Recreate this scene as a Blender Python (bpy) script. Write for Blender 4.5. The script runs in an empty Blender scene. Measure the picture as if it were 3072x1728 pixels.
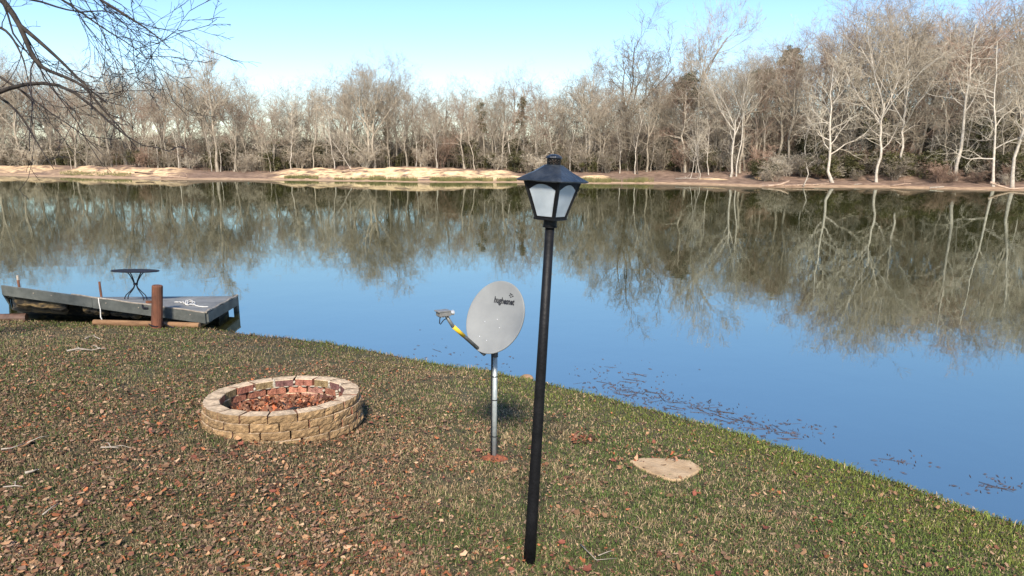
import bpy, math, random
import numpy as np
from mathutils import Vector, Matrix, Euler

# ------------------------------------------------------------------ camera, sky, sun, exposure
scene = bpy.context.scene
H_CAM, PITCH, FPX = 3.6, math.radians(11.2), 2048.0
cam_d = bpy.data.cameras.new('camera'); cam = bpy.data.objects.new('camera', cam_d)
scene.collection.objects.link(cam); scene.camera = cam
cam.location = (0, 0, H_CAM); cam.rotation_euler = (math.pi/2 - PITCH, 0, 0)
cam_d.sensor_width = 36; cam_d.lens = 24; cam_d.clip_start = 0.05; cam_d.clip_end = 3000

SUN_EL, SUN_AZ = math.radians(40), math.radians(1.0)      # sun stands behind the camera, a little to the left
SUNV = Vector((-math.sin(SUN_AZ)*math.cos(SUN_EL), -math.cos(SUN_AZ)*math.cos(SUN_EL), math.sin(SUN_EL)))
world = bpy.data.worlds.new('World'); scene.world = world; world.use_nodes = True
wn = world.node_tree.nodes; wl = world.node_tree.links
sky = wn.new('ShaderNodeTexSky'); sky.sky_type = 'NISHITA'; sky.sun_disc = False
sky.sun_elevation = SUN_EL; sky.sun_rotation = math.pi + SUN_AZ
sky.air_density = 1.0; sky.dust_density = 0.4; sky.ozone_density = 2.5; sky.altitude = 100
bg = wn['Background']; bg.inputs['Strength'].default_value = 0.105
hs = wn.new('ShaderNodeHueSaturation'); hs.inputs['Saturation'].default_value = 1.14; hs.inputs['Hue'].default_value = .503
wl.new(sky.outputs['Color'], hs.inputs['Color']); wl.new(hs.outputs['Color'], bg.inputs['Color'])
sun_d = bpy.data.lights.new('sun', 'SUN'); sun_d.energy = 3.9; sun_d.angle = math.radians(9); sun_d.color = (1.0, 0.91, 0.78)
sun = bpy.data.objects.new('sun', sun_d); scene.collection.objects.link(sun)
sun.rotation_euler = SUNV.to_track_quat('Z', 'Y').to_euler(); sun.location = (0, -20, 30)
vs = scene.view_settings; vs.view_transform = 'Standard'; vs.look = 'None'; vs.gamma = 1.0; vs.use_curve_mapping = False
vs.exposure = 1.1
scene.render.engine = 'CYCLES'

# ------------------------------------------------------------------ helpers
COL = scene.collection
RNG = np.random.default_rng(11)
random.seed(5)
CP, SP = math.cos(PITCH), math.sin(PITCH)

def ray(u, v):                       # photo pixel (3072 wide) -> direction
    a = (u-1536)/FPX; b = -(v-864)/FPX
    return Vector((a, CP + b*SP, -SP + b*CP))
def at_z(u, v, z):
    d = ray(u, v); k = (z-H_CAM)/d.z
    return Vector((0, 0, H_CAM)) + d*k
def at_y(u, v, Y):
    d = ray(u, v); k = Y/d.y
    return Vector((0, 0, H_CAM)) + d*k
def q(u, v): return (u*3072/2576, v*3072/2576)       # pixel of the 2576-wide view

def tag(o, label=None, cat=None, group=None, kind=None):
    if label: o['label'] = label
    if cat: o['category'] = cat
    if group: o['group'] = group
    if kind: o['kind'] = kind
    return o
def link(name, data, parent=None, loc=None):
    o = bpy.data.objects.new(name, data); COL.objects.link(o)
    if parent is not None: o.parent = parent
    if loc is not None: o.location = loc
    return o
def empty(name, loc=(0, 0, 0), rot=None):
    o = link(name, None, None, loc); o.empty_display_size = 0.2
    if rot is not None: o.rotation_euler = rot
    return o

def np_mesh(name, V, faces, mat=None, col=None, smooth=False):
    """V (N,3); faces: list of (M,k) int arrays; col (N,3) per-vertex colour"""
    me = bpy.data.meshes.new(name)
    V = np.asarray(V, np.float32)
    me.vertices.add(len(V)); me.vertices.foreach_set('co', V.ravel())
    loops = np.concatenate([f.ravel() for f in faces]).astype(np.int32)
    sizes = np.concatenate([np.full(len(f), f.shape[1]) for f in faces]).astype(np.int32)
    starts = np.concatenate([[0], np.cumsum(sizes)[:-1]]).astype(np.int32)
    me.loops.add(len(loops)); me.loops.foreach_set('vertex_index', loops)
    me.polygons.add(len(sizes)); me.polygons.foreach_set('loop_start', starts); me.polygons.foreach_set('loop_total', sizes)
    if smooth: me.polygons.foreach_set('use_smooth', np.ones(len(sizes), bool))
    me.update(calc_edges=True)
    if col is not None:
        c = np.ones((len(V), 4), np.float32); c[:, :3] = col
        a = me.color_attributes.new('Col', 'FLOAT_COLOR', 'POINT'); a.data.foreach_set('color', c.ravel())
    if mat: me.materials.append(mat)
    return me

class MB:
    def __init__(s): s.v = []; s.f = []; s.c = []
    def add(s, V, F, col=None):
        b = len(s.v); s.v += [tuple(p) for p in V]; s.f += [tuple(i+b for i in f) for f in F]
        s.c += [col or (1, 1, 1)]*len(V); return s
    def box(s, c, d, M=None, col=None):
        V = [Vector((x*d[0]/2, y*d[1]/2, z*d[2]/2)) for x in (-1, 1) for y in (-1, 1) for z in (-1, 1)]
        if M is not None: V = [M @ p for p in V]
        V = [p + Vector(c) for p in V]
        return s.add(V, [(0, 1, 3, 2), (4, 6, 7, 5), (0, 4, 5, 1), (2, 3, 7, 6), (0, 2, 6, 4), (1, 5, 7, 3)], col)
    def tube(s, pts, rad, n=8, cap=True, col=None):
        pts = [Vector(p) for p in pts]
        if not hasattr(rad, '__len__'): rad = [rad]*len(pts)
        V = []; ref = None
        for i, p in enumerate(pts):
            t = (pts[min(i+1, len(pts)-1)] - pts[max(i-1, 0)]).normalized()
            if ref is None: ref = Vector((0, 0, 1)) if abs(t.z) < .9 else Vector((1, 0, 0))
            a = (ref - t*ref.dot(t)).normalized(); ref = a; b = t.cross(a)
            V += [p + (a*math.cos(k*2*math.pi/n) + b*math.sin(k*2*math.pi/n))*rad[i] for k in range(n)]
        F = [(i*n+k, i*n+(k+1) % n, (i+1)*n+(k+1) % n, (i+1)*n+k) for i in range(len(pts)-1) for k in range(n)]
        if cap: F += [tuple(range(n-1, -1, -1)), tuple((len(pts)-1)*n+k for k in range(n))]
        return s.add(V, F, col)
    def loft(s, rings, cap=True, col=None):
        n = len(rings[0]); V = [p for r in rings for p in r]
        F = [(i*n+k, i*n+(k+1) % n, (i+1)*n+(k+1) % n, (i+1)*n+k) for i in range(len(rings)-1) for k in range(n)]
        if cap: F += [tuple(range(n-1, -1, -1)), tuple((len(rings)-1)*n+k for k in range(n))]
        return s.add(V, F, col)
    def mesh(s, name, mat, smooth=False):
        me = bpy.data.meshes.new(name); me.from_pydata(s.v, [], s.f); me.update()
        if any(c != (1, 1, 1) for c in s.c):
            a = me.color_attributes.new('Col', 'FLOAT_COLOR', 'POINT')
            a.data.foreach_set('color', [x for c in s.c for x in (*c, 1.0)])
        if smooth: me.polygons.foreach_set('use_smooth', [True]*len(me.polygons))
        if mat: me.materials.append(mat)
        return me
    def build(s, name, mat, parent=None, smooth=False, bevel=0, loc=None):
        o = link(name, s.mesh(name, mat, smooth), parent, loc)
        if bevel:
            m = o.modifiers.new('bevel', 'BEVEL'); m.width = bevel; m.segments = 2; m.limit_method = 'ANGLE'
        return o

def ring(r, z, n, ph=0, cx=0, cy=0): return [(cx+r*math.cos(ph+k*2*math.pi/n), cy+r*math.sin(ph+k*2*math.pi/n), z) for k in range(n)]

# value noise in numpy (hash grid), fbm
def vnoise(x, y, seed=0):
    x = np.asarray(x, float); y = np.asarray(y, float)
    xi = np.floor(x).astype(np.int64); yi = np.floor(y).astype(np.int64); fx = x-xi; fy = y-yi
    fx = fx*fx*(3-2*fx); fy = fy*fy*(3-2*fy)
    def h(a, b):
        n = (a*374761393 + b*668265263 + seed*1442695041) & 0xffffffff
        n = ((n ^ (n >> 13))*1274126177) & 0xffffffff
        return ((n ^ (n >> 16)) & 0xffff)/65535.0
    return (h(xi, yi)*(1-fx)+h(xi+1, yi)*fx)*(1-fy) + (h(xi, yi+1)*(1-fx)+h(xi+1, yi+1)*fx)*fy
def fbm(x, y, seed=0, o=4):
    s = 0; a = .5; t = 0
    for i in range(o): s = s + a*vnoise(np.asarray(x)*2**i, np.asarray(y)*2**i, seed+i*17); t += a; a *= .5
    return s/t
def sstep(a, b, x): t = np.clip((x-a)/(b-a), 0, 1); return t*t*(3-2*t)

# ------------------------------------------------------------------ materials
def mat_new(name):
    m = bpy.data.materials.new(name); m.use_nodes = True
    return m, m.node_tree.nodes, m.node_tree.links, m.node_tree.nodes['Principled BSDF']
def mat_noise(name, c1, c2, scale=8, rough=.8, bump=0, bscale=None, metal=0, attr=False, objrand=0, detail=5, coords='Object', stretch=None, spec=.3, c3=None):
    """two- or three-tone procedural material; attr multiplies by the colour attribute; objrand varies brightness by object"""
    m, N, L, b = mat_new(name)
    tc = N.new('ShaderNodeTexCoord'); mp = N.new('ShaderNodeMapping'); L.new(tc.outputs[coords], mp.inputs[0])
    if stretch: mp.inputs['Scale'].default_value = stretch
    nz = N.new('ShaderNodeTexNoise'); nz.inputs['Scale'].default_value = scale; nz.inputs['Detail'].default_value = detail; nz.inputs['Roughness'].default_value = .62
    L.new(mp.outputs[0], nz.inputs['Vector'])
    cr = N.new('ShaderNodeValToRGB'); e = cr.color_ramp.elements
    e[0].position = .32; e[0].color = (*c1, 1); e[1].position = .68; e[1].color = (*c2, 1)
    if c3: k = e.new(.5); k.color = (*c3, 1)
    L.new(nz.outputs['Fac'], cr.inputs['Fac']); out = cr.outputs['Color']
    if attr:
        at = N.new('ShaderNodeAttribute'); at.attribute_name = 'Col'
        mx = N.new('ShaderNodeMix'); mx.data_type = 'RGBA'; mx.blend_type = 'MULTIPLY'; mx.inputs[0].default_value = 1
        L.new(out, mx.inputs[6]); L.new(at.outputs['Color'], mx.inputs[7]); out = mx.outputs[2]
    if objrand:
        oi = N.new('ShaderNodeObjectInfo'); mr = N.new('ShaderNodeMapRange'); mr.inputs[3].default_value = 1-objrand; mr.inputs[4].default_value = 1+objrand
        L.new(oi.outputs['Random'], mr.inputs[0])
        mx = N.new('ShaderNodeMix'); mx.data_type = 'RGBA'; mx.blend_type = 'MULTIPLY'; mx.inputs[0].default_value = 1
        L.new(out, mx.inputs[6]); L.new(mr.outputs[0], mx.inputs[7]); out = mx.outputs[2]
    L.new(out, b.inputs['Base Color'])
    b.inputs['Roughness'].default_value = rough; b.inputs['Metallic'].default_value = metal; b.inputs['Specular IOR Level'].default_value = spec
    if bump:
        n2 = N.new('ShaderNodeTexNoise'); n2.inputs['Scale'].default_value = bscale or scale*4; n2.inputs['Detail'].default_value = 6
        L.new(mp.outputs[0], n2.inputs['Vector'])
        bp = N.new('ShaderNodeBump'); bp.inputs['Strength'].default_value = bump; bp.inputs['Distance'].default_value = .02
        L.new(n2.outputs['Fac'], bp.inputs['Height']); L.new(bp.outputs[0], b.inputs['Normal'])
    return m

M = {}
M['soil'] = mat_noise('lawn_soil', (.022, .016, .010), (.060, .041, .025), 9, .95, .5, 40, c3=(.075, .07, .03))
M['blade'] = mat_noise('grass_blade', (.85, .85, .85), (1.1, 1.1, 1.1), 3, .75, attr=True, spec=.2)
M['leaf'] = mat_noise('dry_leaf', (.8, .8, .8), (1.15, 1.1, 1.05), 30, .75, attr=True, spec=.2)
M['leaf_ind'] = mat_noise('curled_leaf', (.13, .065, .035), (.27, .155, .08), 14, .7, objrand=.4, spec=.25)
M['leaf_red'] = mat_noise('red_leaf', (.15, .038, .028), (.26, .09, .05), 14, .7, objrand=.35, spec=.25)
M['black_paint'] = mat_noise('black_paint', (.004, .004, .0045), (.009, .009, .010), 14, .5, .15, 60, spec=.18)
M['roof_paint'] = mat_noise('lantern_roof_paint', (.006, .009, .015), (.035, .04, .048), 12, .36, .25, 40, spec=.45, detail=8)
M['dish'] = mat_noise('dish_paint', (.175, .18, .178), (.215, .22, .215), 4, .5, spec=.3, detail=9)
M['dish_dark'] = mat_noise('dish_back_metal', (.06, .06, .06), (.10, .10, .10), 12, .5, metal=.3)
M['galv'] = mat_noise('galvanised_steel', (.26, .29, .29), (.40, .42, .40), 30, .45, metal=.35, spec=.5)
M['ink'] = mat_noise('logo_ink', (.012, .012, .015), (.016, .016, .018), 5, .5)
M['yellow'] = mat_noise('yellow_sleeve', (.55, .36, .02), (.68, .46, .03), 20, .5)
M['steel'] = mat_noise('cast_metal', (.16, .155, .145), (.28, .27, .25), 18, .45, metal=.4, spec=.5)
M['bolt'] = mat_noise('bolt_metal', (.45, .45, .45), (.6, .6, .6), 10, .3, metal=.5)
M['clay'] = mat_noise('red_clay', (.12, .035, .018), (.27, .09, .045), 30, .95, .8, 60)
M['block'] = mat_noise('concrete_block', (.50, .47, .44), (1.25, 1.2, 1.12), 17, .92, .9, 70, attr=True, objrand=.14, detail=8)
M['mortar'] = mat_noise('mortar', (.30, .26, .20), (.48, .43, .34), 14, .95, .8, 50)
M['char'] = mat_noise('charcoal', (.006, .006, .006), (.03, .03, .03), 30, .8, .8, 60)
M['slab'] = mat_noise('flagstone', (.30, .20, .11), (.48, .345, .21), 5, .9, .5, 30, detail=8)
M['rock'] = mat_noise('boulder', (.19, .11, .065), (.32, .21, .13), 9, .9, .6, 20)
M['dock_paint'] = mat_noise('dock_grey_paint', (.050, .055, .050), (.115, .12, .108), 3, .6, .25, 30, detail=8)
M['dock_top'] = mat_noise('deck_surface', (.12, .12, .115), (.24, .235, .22), 2.2, .7, .3, 24, detail=8)
M['dock_raw'] = mat_noise('peeled_trim', (.16, .13, .10), (.34, .30, .25), 9, .8, .3)
M['float'] = mat_noise('float_billet', (.008, .007, .006), (.17, .115, .05), 3.2, .65, .15, 20, stretch=(1, 1, 3.2), c3=(.022, .018, .012))
M['rust_post'] = mat_noise('rusty_post', (.075, .035, .022), (.20, .075, .04), 6, .85, .6, 40, stretch=(1, 1, .3))
M['timber'] = mat_noise('weathered_timber', (.13, .07, .035), (.28, .16, .08), 6, .85, .5, 30, stretch=(.3, 1, 1))
M['rope'] = mat_noise('white_rope', (.48, .46, .42), (.68, .66, .62), 60, .9, .4, 120)
M['iron'] = mat_noise('wrought_iron', (.010, .010, .013), (.022, .022, .03), 20, .75, spec=.15)
M['stick'] = mat_noise('bleached_stick', (.22, .18, .14), (.40, .35, .29), 10, .85)
M['wetstick'] = mat_noise('wet_stick', (.025, .014, .010), (.09, .05, .035), 6, .5, objrand=.4)
M['driftwood'] = mat_noise('driftwood', (.20, .13, .09), (.42, .31, .23), 3, .85, .5, 12)
M['bark_dark'] = mat_noise('dark_bark', (.055, .042, .032), (.14, .11, .085), 3, .9, .6, 10, stretch=(1, 1, .3), objrand=.25)
M['bark_grey'] = mat_noise('grey_bark', (.21, .175, .13), (.42, .36, .285), 2, .9, .5, 9, stretch=(1, 1, .35), objrand=.22)
M['bark_pale'] = mat_noise('pale_bark', (.29, .25, .20), (.52, .46, .385), 2.2, .85, .3, 9, objrand=.15)
M['twig'] = mat_noise('twig_grey_brown', (.18, .147, .11), (.36, .305, .23), 1.2, .9, objrand=.30)
M['twig_red'] = mat_noise('twig_reddish', (.18, .115, .085), (.28, .195, .14), 1.2, .9, objrand=.25)
M['twig_pale'] = mat_noise('twig_pale', (.31, .265, .20), (.48, .42, .33), 1.2, .9, objrand=.2)
M['thicket'] = mat_noise('thicket_stem_shaded', (.085, .068, .048), (.19, .155, .11), .6, .9)  # darker twig tone; shade low in the wood is put into this colour
M['near_bark'] = mat_noise('near_bark', (.012, .010, .009), (.045, .035, .027), 9, .85, .5, 40)
M['near_twig'] = mat_noise('near_twig', (.012, .010, .012), (.03, .024, .024), 9, .8)
M['olive'] = mat_noise('evergreen_leaf', (.030, .032, .011), (.088, .078, .028), 1.3, .7, objrand=.35)
M['pine'] = mat_noise('pine_needle', (.018, .030, .012), (.05, .065, .024), 1.0, .7, objrand=.2)
M['marsh'] = mat_noise('bank_grass_blade', (.045, .058, .014), (.20, .165, .07), .9, .8)

# frosted pane
m, N, L, b = mat_new('frosted_glass'); M['glass'] = m
tr = N.new('ShaderNodeBsdfTranslucent'); df = N.new('ShaderNodeBsdfDiffuse'); gl = N.new('ShaderNodeBsdfGlossy'); tp = N.new('ShaderNodeBsdfTransparent')
tc = N.new('ShaderNodeTexCoord'); nz = N.new('ShaderNodeTexNoise'); nz.inputs['Scale'].default_value = 12; nz.inputs['Detail'].default_value = 8
L.new(tc.outputs['Object'], nz.inputs['Vector'])
cr = N.new('ShaderNodeValToRGB'); cr.color_ramp.elements[0].position = .3; cr.color_ramp.elements[0].color = (.58, .64, .68, 1); cr.color_ramp.elements[1].position = .7; cr.color_ramp.elements[1].color = (.76, .81, .84, 1)
L.new(nz.outputs['Fac'], cr.inputs[0]); L.new(cr.outputs[0], df.inputs[0]); L.new(cr.outputs[0], tr.inputs[0])
gl.inputs['Roughness'].default_value = .25; tp.inputs[0].default_value = (.8, .85, .88, 1)
m1 = N.new('ShaderNodeMixShader'); m1.inputs[0].default_value = .45; L.new(df.outputs[0], m1.inputs[1]); L.new(tr.outputs[0], m1.inputs[2])
m3 = N.new('ShaderNodeMixShader'); m3.inputs[0].default_value = .24; L.new(m1.outputs[0], m3.inputs[1]); L.new(tp.outputs[0], m3.inputs[2])
m2 = N.new('ShaderNodeMixShader'); m2.inputs[0].default_value = .06; L.new(m3.outputs[0], m2.inputs[1]); L.new(gl.outputs[0], m2.inputs[2])
L.new(m2.outputs[0], N['Material Output'].inputs['Surface'])

# water: murky olive body under a calm mirror
m, N, L, b = mat_new('river_water'); M['water'] = m
geo = N.new('ShaderNodeNewGeometry')
df = N.new('ShaderNodeBsdfDiffuse'); df.inputs[0].default_value = (.022, .022, .007, 1)
gl = N.new('ShaderNodeBsdfGlossy'); gl.inputs['Roughness'].default_value = .018; gl.inputs['Color'].default_value = (.91, 1.0, .96, 1)
n1 = N.new('ShaderNodeTexNoise'); n1.inputs['Scale'].default_value = .9; n1.inputs['Detail'].default_value = 3
L.new(geo.outputs['Position'], n1.inputs['Vector'])
bp = N.new('ShaderNodeBump'); bp.inputs['Strength'].default_value = .05; bp.inputs['Distance'].default_value = .05
L.new(n1.outputs['Fac'], bp.inputs['Height']); L.new(bp.outputs[0], gl.inputs['Normal'])
fr = N.new('ShaderNodeFresnel'); fr.inputs['IOR'].default_value = 9.0
mx = N.new('ShaderNodeMixShader'); L.new(fr.outputs[0], mx.inputs[0]); L.new(df.outputs[0], mx.inputs[1]); L.new(gl.outputs[0], mx.inputs[2])
L.new(mx.outputs[0], N['Material Output'].inputs['Surface'])

# ------------------------------------------------------------------ near shore and lawn
edge_px = [(-60, 806), (60, 808), (200, 812), (330, 818), (470, 822), (600, 835), (700, 848), (850, 865), (950, 885), (1100, 915), (1230, 932), (1300, 948), (1400, 970),
           (1500, 992), (1600, 1020), (1700, 1045), (1800, 1070), (1900, 1100), (2000, 1130), (2100, 1162), (2200, 1195), (2300, 1226), (2400, 1262), (2500, 1300), (2576, 1322), (2700, 1375)]
LIP = .12
near = [at_z(*q(u, v), LIP) for u, v in edge_px]
S = np.array([(-60, 19), (-30, 16.6), (-20, 15.3)] + [(p.x, p.y) for p in near if p.x > -18] + [(7.2, 2.5), (9.5, -3), (14, -12), (22, -30)])
def shore_d(x, y):
    """signed distance to the lawn edge, positive inland"""
    x = np.asarray(x, float); y = np.asarray(y, float)
    best = np.full(x.shape, 1e9); sg = np.ones(x.shape)
    for i in range(len(S)-1):
        ax, ay = S[i]; bx, by = S[i+1]; dx, dy = bx-ax, by-ay; l2 = dx*dx+dy*dy
        t = np.clip(((x-ax)*dx+(y-ay)*dy)/l2, 0, 1)
        d = np.hypot(x-(ax+t*dx), y-(ay+t*dy)); c = dx*(y-ay)-dy*(x-ax)
        u = d < best; best = np.where(u, d, best); sg = np.where(u, np.where(c < 0, 1, -1), sg)
    return best*sg
def lawn_z(x, y):
    d = shore_d(x, y) + (fbm(np.asarray(x)*1.9, np.asarray(y)*1.9, 3, 4)-.5)*.22
    up = LIP + .155*np.minimum(d, 6) + .05*np.maximum(d-6, 0)
    dn = LIP + np.maximum(d*1.3, -.9)
    return np.where(d > 0, up, dn) + (fbm(np.asarray(x)*.8, np.asarray(y)*.8, 9, 3)-.5)*.07*sstep(0, 1.5, d)
def lz(x, y): return float(lawn_z(np.array([x]), np.array([y]))[0])
KS = np.arange(2.0, 40, .01)
def hit(u, v):
    d = ray(u, v); z = H_CAM+d.z*KS; k = int(np.argmax(z <= lawn_z(d.x*KS, d.y*KS)))
    x, y = d.x*KS[k], d.y*KS[k]; return Vector((x, y, lz(x, y)))

def axis(a, b, fine0, fine1, cs, fs): return np.unique(np.concatenate([np.arange(a, fine0, cs), np.arange(fine0, fine1, fs), np.arange(fine1, b+cs, cs)]))
gx = axis(-60, 24, -13, 8, 1.5, .11); gy = axis(-26, 20, 2.2, 15.5, 1.2, .11)
X, Y = np.meshgrid(gx, gy); Z = lawn_z(X.ravel(), Y.ravel())
V = np.c_[X.ravel(), Y.ravel(), Z]; nx, ny = len(gx), len(gy)
I = np.arange(nx*ny).reshape(ny, nx); F = np.stack([I[:-1, :-1], I[:-1, 1:], I[1:, 1:], I[1:, :-1]], -1).reshape(-1, 4)
lawn = link('lawn', np_mesh('lawn', V, [F], M['soil'], smooth=True)); tag(lawn, kind='structure')

wm = MB().add([(-500, -120, 0), (500, -120, 0), (500, 500, 0), (-500, 500, 0)], [(0, 1, 2, 3)])
tag(wm.build('river', M['water']), kind='structure')

# ------------------------------------------------------------------ far bank
far_px = [(-200, 525), (0, 527), (200, 533), (400, 538), (500, 540), (700, 541), (900, 543), (1200, 547), (1500, 549), (1800, 552), (2000, 554), (2200, 559), (2450, 564), (2700, 566), (2900, 571), (3072, 574), (3250, 578)]
FP = np.array([tuple(at_z(u, v, 0))[:2] for u, v in far_px])
FX = np.concatenate([[-420, -200], FP[:, 0], [95, 140, 300]]); FY = np.concatenate([[150, 128], FP[:, 1], [58, 52, 40]])
o_ = np.argsort(FX); FX = FX[o_]; FY = FY[o_]
def far_y(x): return np.interp(x, FX, FY) + (fbm(np.asarray(x)*.18, np.zeros_like(np.asarray(x, float)), 41, 3)-.5)*3.0
def sand_w(x):      # where the bank carries sand bars
    u = np.asarray(x, float)
    return np.clip(sstep(-38, -31, u)*(1-sstep(-1.5, 1.0, u)) + .85*sstep(-76, -70, u)*(1-sstep(-52, -46, u)) + .7*(1-sstep(-80, -74, u)), 0, 1)
def far_z(x, t):
    x = np.asarray(x, float); t = np.asarray(t, float)
    n = fbm(x*.16, t*.22, 51, 4); n2 = fbm(x*.5, t*.6, 71, 3)
    beach = .05*np.clip(t, 0, 5); sw = sand_w(x)
    rise = sstep(3.0, 11, t)*(.55 + .60*sw)*(.45+1.1*n) + (.18+.30*sw)*sstep(2, 5, t)*(n2-.45)
    hill = sstep(-5, 45, x)*np.clip(t-8, 0, 60)*.15 + np.clip(t-16, 0, 200)*.012
    return np.where(t < 0, np.maximum(t*.25, -1.2), beach + rise + hill)
def fz(x, y): return float(far_z(np.array([x]), np.array([y-far_y(np.array([x]))[0]]))[0])
gx = np.concatenate([np.arange(-420, -110, 10), np.arange(-110, 75, .5), np.arange(75, 300, 10)])
gt = np.concatenate([np.arange(-8, 0, 1), np.arange(0, 16, .33), np.arange(16, 40, 2), np.arange(40, 340, 15)])
X, T = np.meshgrid(gx, gt); x = X.ravel(); t = T.ravel(); Yf = far_y(x)+t; Z = far_z(x, t)
nz_ = fbm(x*.35, t*.55, 91, 4); n3 = fbm(x*1.2, t*1.8, 19, 3)
sand = sand_w(x)*sstep(3.2, 4.6, t+(n3-.5)*2)*(1-sstep(9.5, 11.5, t+(n3-.5)*2))*sstep(.38, .48, nz_+.12*sand_w(x))
blob = np.zeros_like(x)
for bx_, by_, r_ in ((5.0, 6.3, 2.4), (10.6, 7.0, 2.0), (24, 7.0, 1.5), (29, 8, 1.2), (1.5, 6.5, 2.4)):
    blob = np.maximum(blob, 1-sstep(.75, 1.05, np.hypot((x-bx_)/r_, (t-by_)/(r_*.8))+(n3-.5)*.35))
sand = np.maximum(sand, blob)*sstep(.30, .42, fbm(x*.9, t*1.9, 133, 3)+.0)
mud = 1-sstep(2.6, 3.8, t+(n3-.5)*1.5)
wet = 1-sstep(.2, 1.0, t)
c = np.array([.20, .135, .10])*(.6+.8*n3[:, None])                      # leaf litter
c = c*(1-mud[:, None]) + mud[:, None]*np.array([.42, .29, .19])*(.8+.4*n3[:, None])
c = c*(1-sand[:, None]) + sand[:, None]*np.array([.70, .50, .30])
c = c*(1-.30*wet[:, None])
I = np.arange(len(x)).reshape(len(gt), len(gx)); F = np.stack([I[:-1, :-1], I[:-1, 1:], I[1:, 1:], I[1:, :-1]], -1).reshape(-1, 4)
M['bank'] = mat_noise('bank_ground', (.50, .46, .44), (1.2, 1.2, 1.16), 1.3, .95, .6, 6, attr=True, coords='Object', detail=8)
fb = link('far_bank', np_mesh('far_bank', np.c_[x, Yf, Z], [F], M['bank'], c, True)); tag(fb, kind='structure')

# ------------------------------------------------------------------ branching plants
def tubes(P, R, s):
    """P (B,n,3), R (B,n) -> verts, quads"""
    B, n, _ = P.shape
    T = np.empty_like(P); T[:, 1:-1] = P[:, 2:]-P[:, :-2]; T[:, 0] = P[:, 1]-P[:, 0]; T[:, -1] = P[:, -1]-P[:, -2]
    T /= np.linalg.norm(T, axis=2, keepdims=True)+1e-9
    ref = np.where(np.abs(T[:, :1, 2:3]) < .8, np.array([0, 0, 1.]), np.array([1., 0, 0]))
    A = np.cross(T, np.broadcast_to(ref, T.shape)); A /= np.linalg.norm(A, axis=2, keepdims=True)+1e-9
    Bn = np.cross(T, A); k = np.arange(s)*2*math.pi/s
    V = P[:, :, None] + R[:, :, None, None]*(A[:, :, None]*np.cos(k)[None, None, :, None] + Bn[:, :, None]*np.sin(k)[None, None, :, None])
    I = np.arange(B*n*s).reshape(B, n, s); J = np.roll(I, -1, axis=2)
    F = np.stack([I[:, :-1], J[:, :-1], J[:, 1:], I[:, 1:]], -1).reshape(-1, 4)
    return V.reshape(-1, 3), F
def ribbons(P, R, rng):
    B, n, _ = P.shape; T = P[:, -1]-P[:, 0]; A = np.cross(T, rng.normal(size=T.shape)); A /= np.linalg.norm(A, axis=1, keepdims=True)+1e-9
    V = np.stack([P-A[:, None]*R[..., None], P+A[:, None]*R[..., None]], 2); I = np.arange(B*n*2).reshape(B, n, 2)
    return V.reshape(-1, 3), np.stack([I[:, :-1, 0], I[:, :-1, 1], I[:, 1:, 1], I[:, 1:, 0]], -1).reshape(-1, 4)
def join(parts):
    Vs = []; Fs = []; b = 0
    for V, F in parts: Vs.append(V); Fs.append(F+b); b += len(V)
    return np.concatenate(Vs), np.concatenate(Fs)
def spawn(rng, P, R, k, t0, t1, ang, sd, lf, n, up=0., wob=.15, rf=.02, shrink=.65, rmax=.75, flat=0):
    B, nn, _ = P.shape
    t = t0 + (t1-t0)*(np.arange(k)[None]+rng.random((B, k)))/k
    f = t*(nn-1); i = np.minimum(f.astype(int), nn-2); w = (f-i)[..., None]; b = np.arange(B)[:, None]
    pos = P[b, i]*(1-w)+P[b, i+1]*w; tan = P[b, i+1]-P[b, i]; tan /= np.linalg.norm(tan, axis=2, keepdims=True)+1e-9
    r = R[b, i]*(1-w[..., 0])+R[b, i+1]*w[..., 0]
    Lp = np.linalg.norm(np.diff(P, axis=1), axis=2).sum(1)[:, None]
    pv = rng.normal(size=pos.shape); pv[..., 2] *= (1-flat); pv -= tan*(pv*tan).sum(2, keepdims=True); pv /= np.linalg.norm(pv, axis=2, keepdims=True)+1e-9
    a = np.radians(rng.normal(ang, sd, (B, k)))[..., None]
    d = tan*np.cos(a)+pv*np.sin(a)
    ln = lf*Lp*(1.15-shrink*t)*rng.uniform(.6, 1.3, (B, k))
    pts = [pos]; st = (ln/(n-1))[..., None]
    for j in range(n-1):
        d = d + rng.normal(0, wob, d.shape); d[..., 2] += up; d /= np.linalg.norm(d, axis=2, keepdims=True)
        pts.append(pts[-1]+d*st)
    Pc = np.stack(pts, 2).reshape(B*k, n, 3)
    r0 = np.minimum(r*rmax, rf*ln).reshape(-1)
    Rc = r0[:, None]*np.linspace(1, .32, n)[None]
    return Pc, Rc
def trunk_line(rng, h, r, n=10, lean=(0, 0), wob=.02, taper=.22):
    z = np.linspace(0, 1, n); off = np.cumsum(rng.normal(0, wob, (n, 2)), 0)*h*.5; off[0] = 0
    P = np.c_[off[:, 0]+lean[0]*h*z**1.2, off[:, 1]+lean[1]*h*z**1.2, h*z][None]
    R = (r*(1-(1-taper)*z**.9))[None].copy(); R[0, 0] *= 1.25
    return P, R

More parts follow.
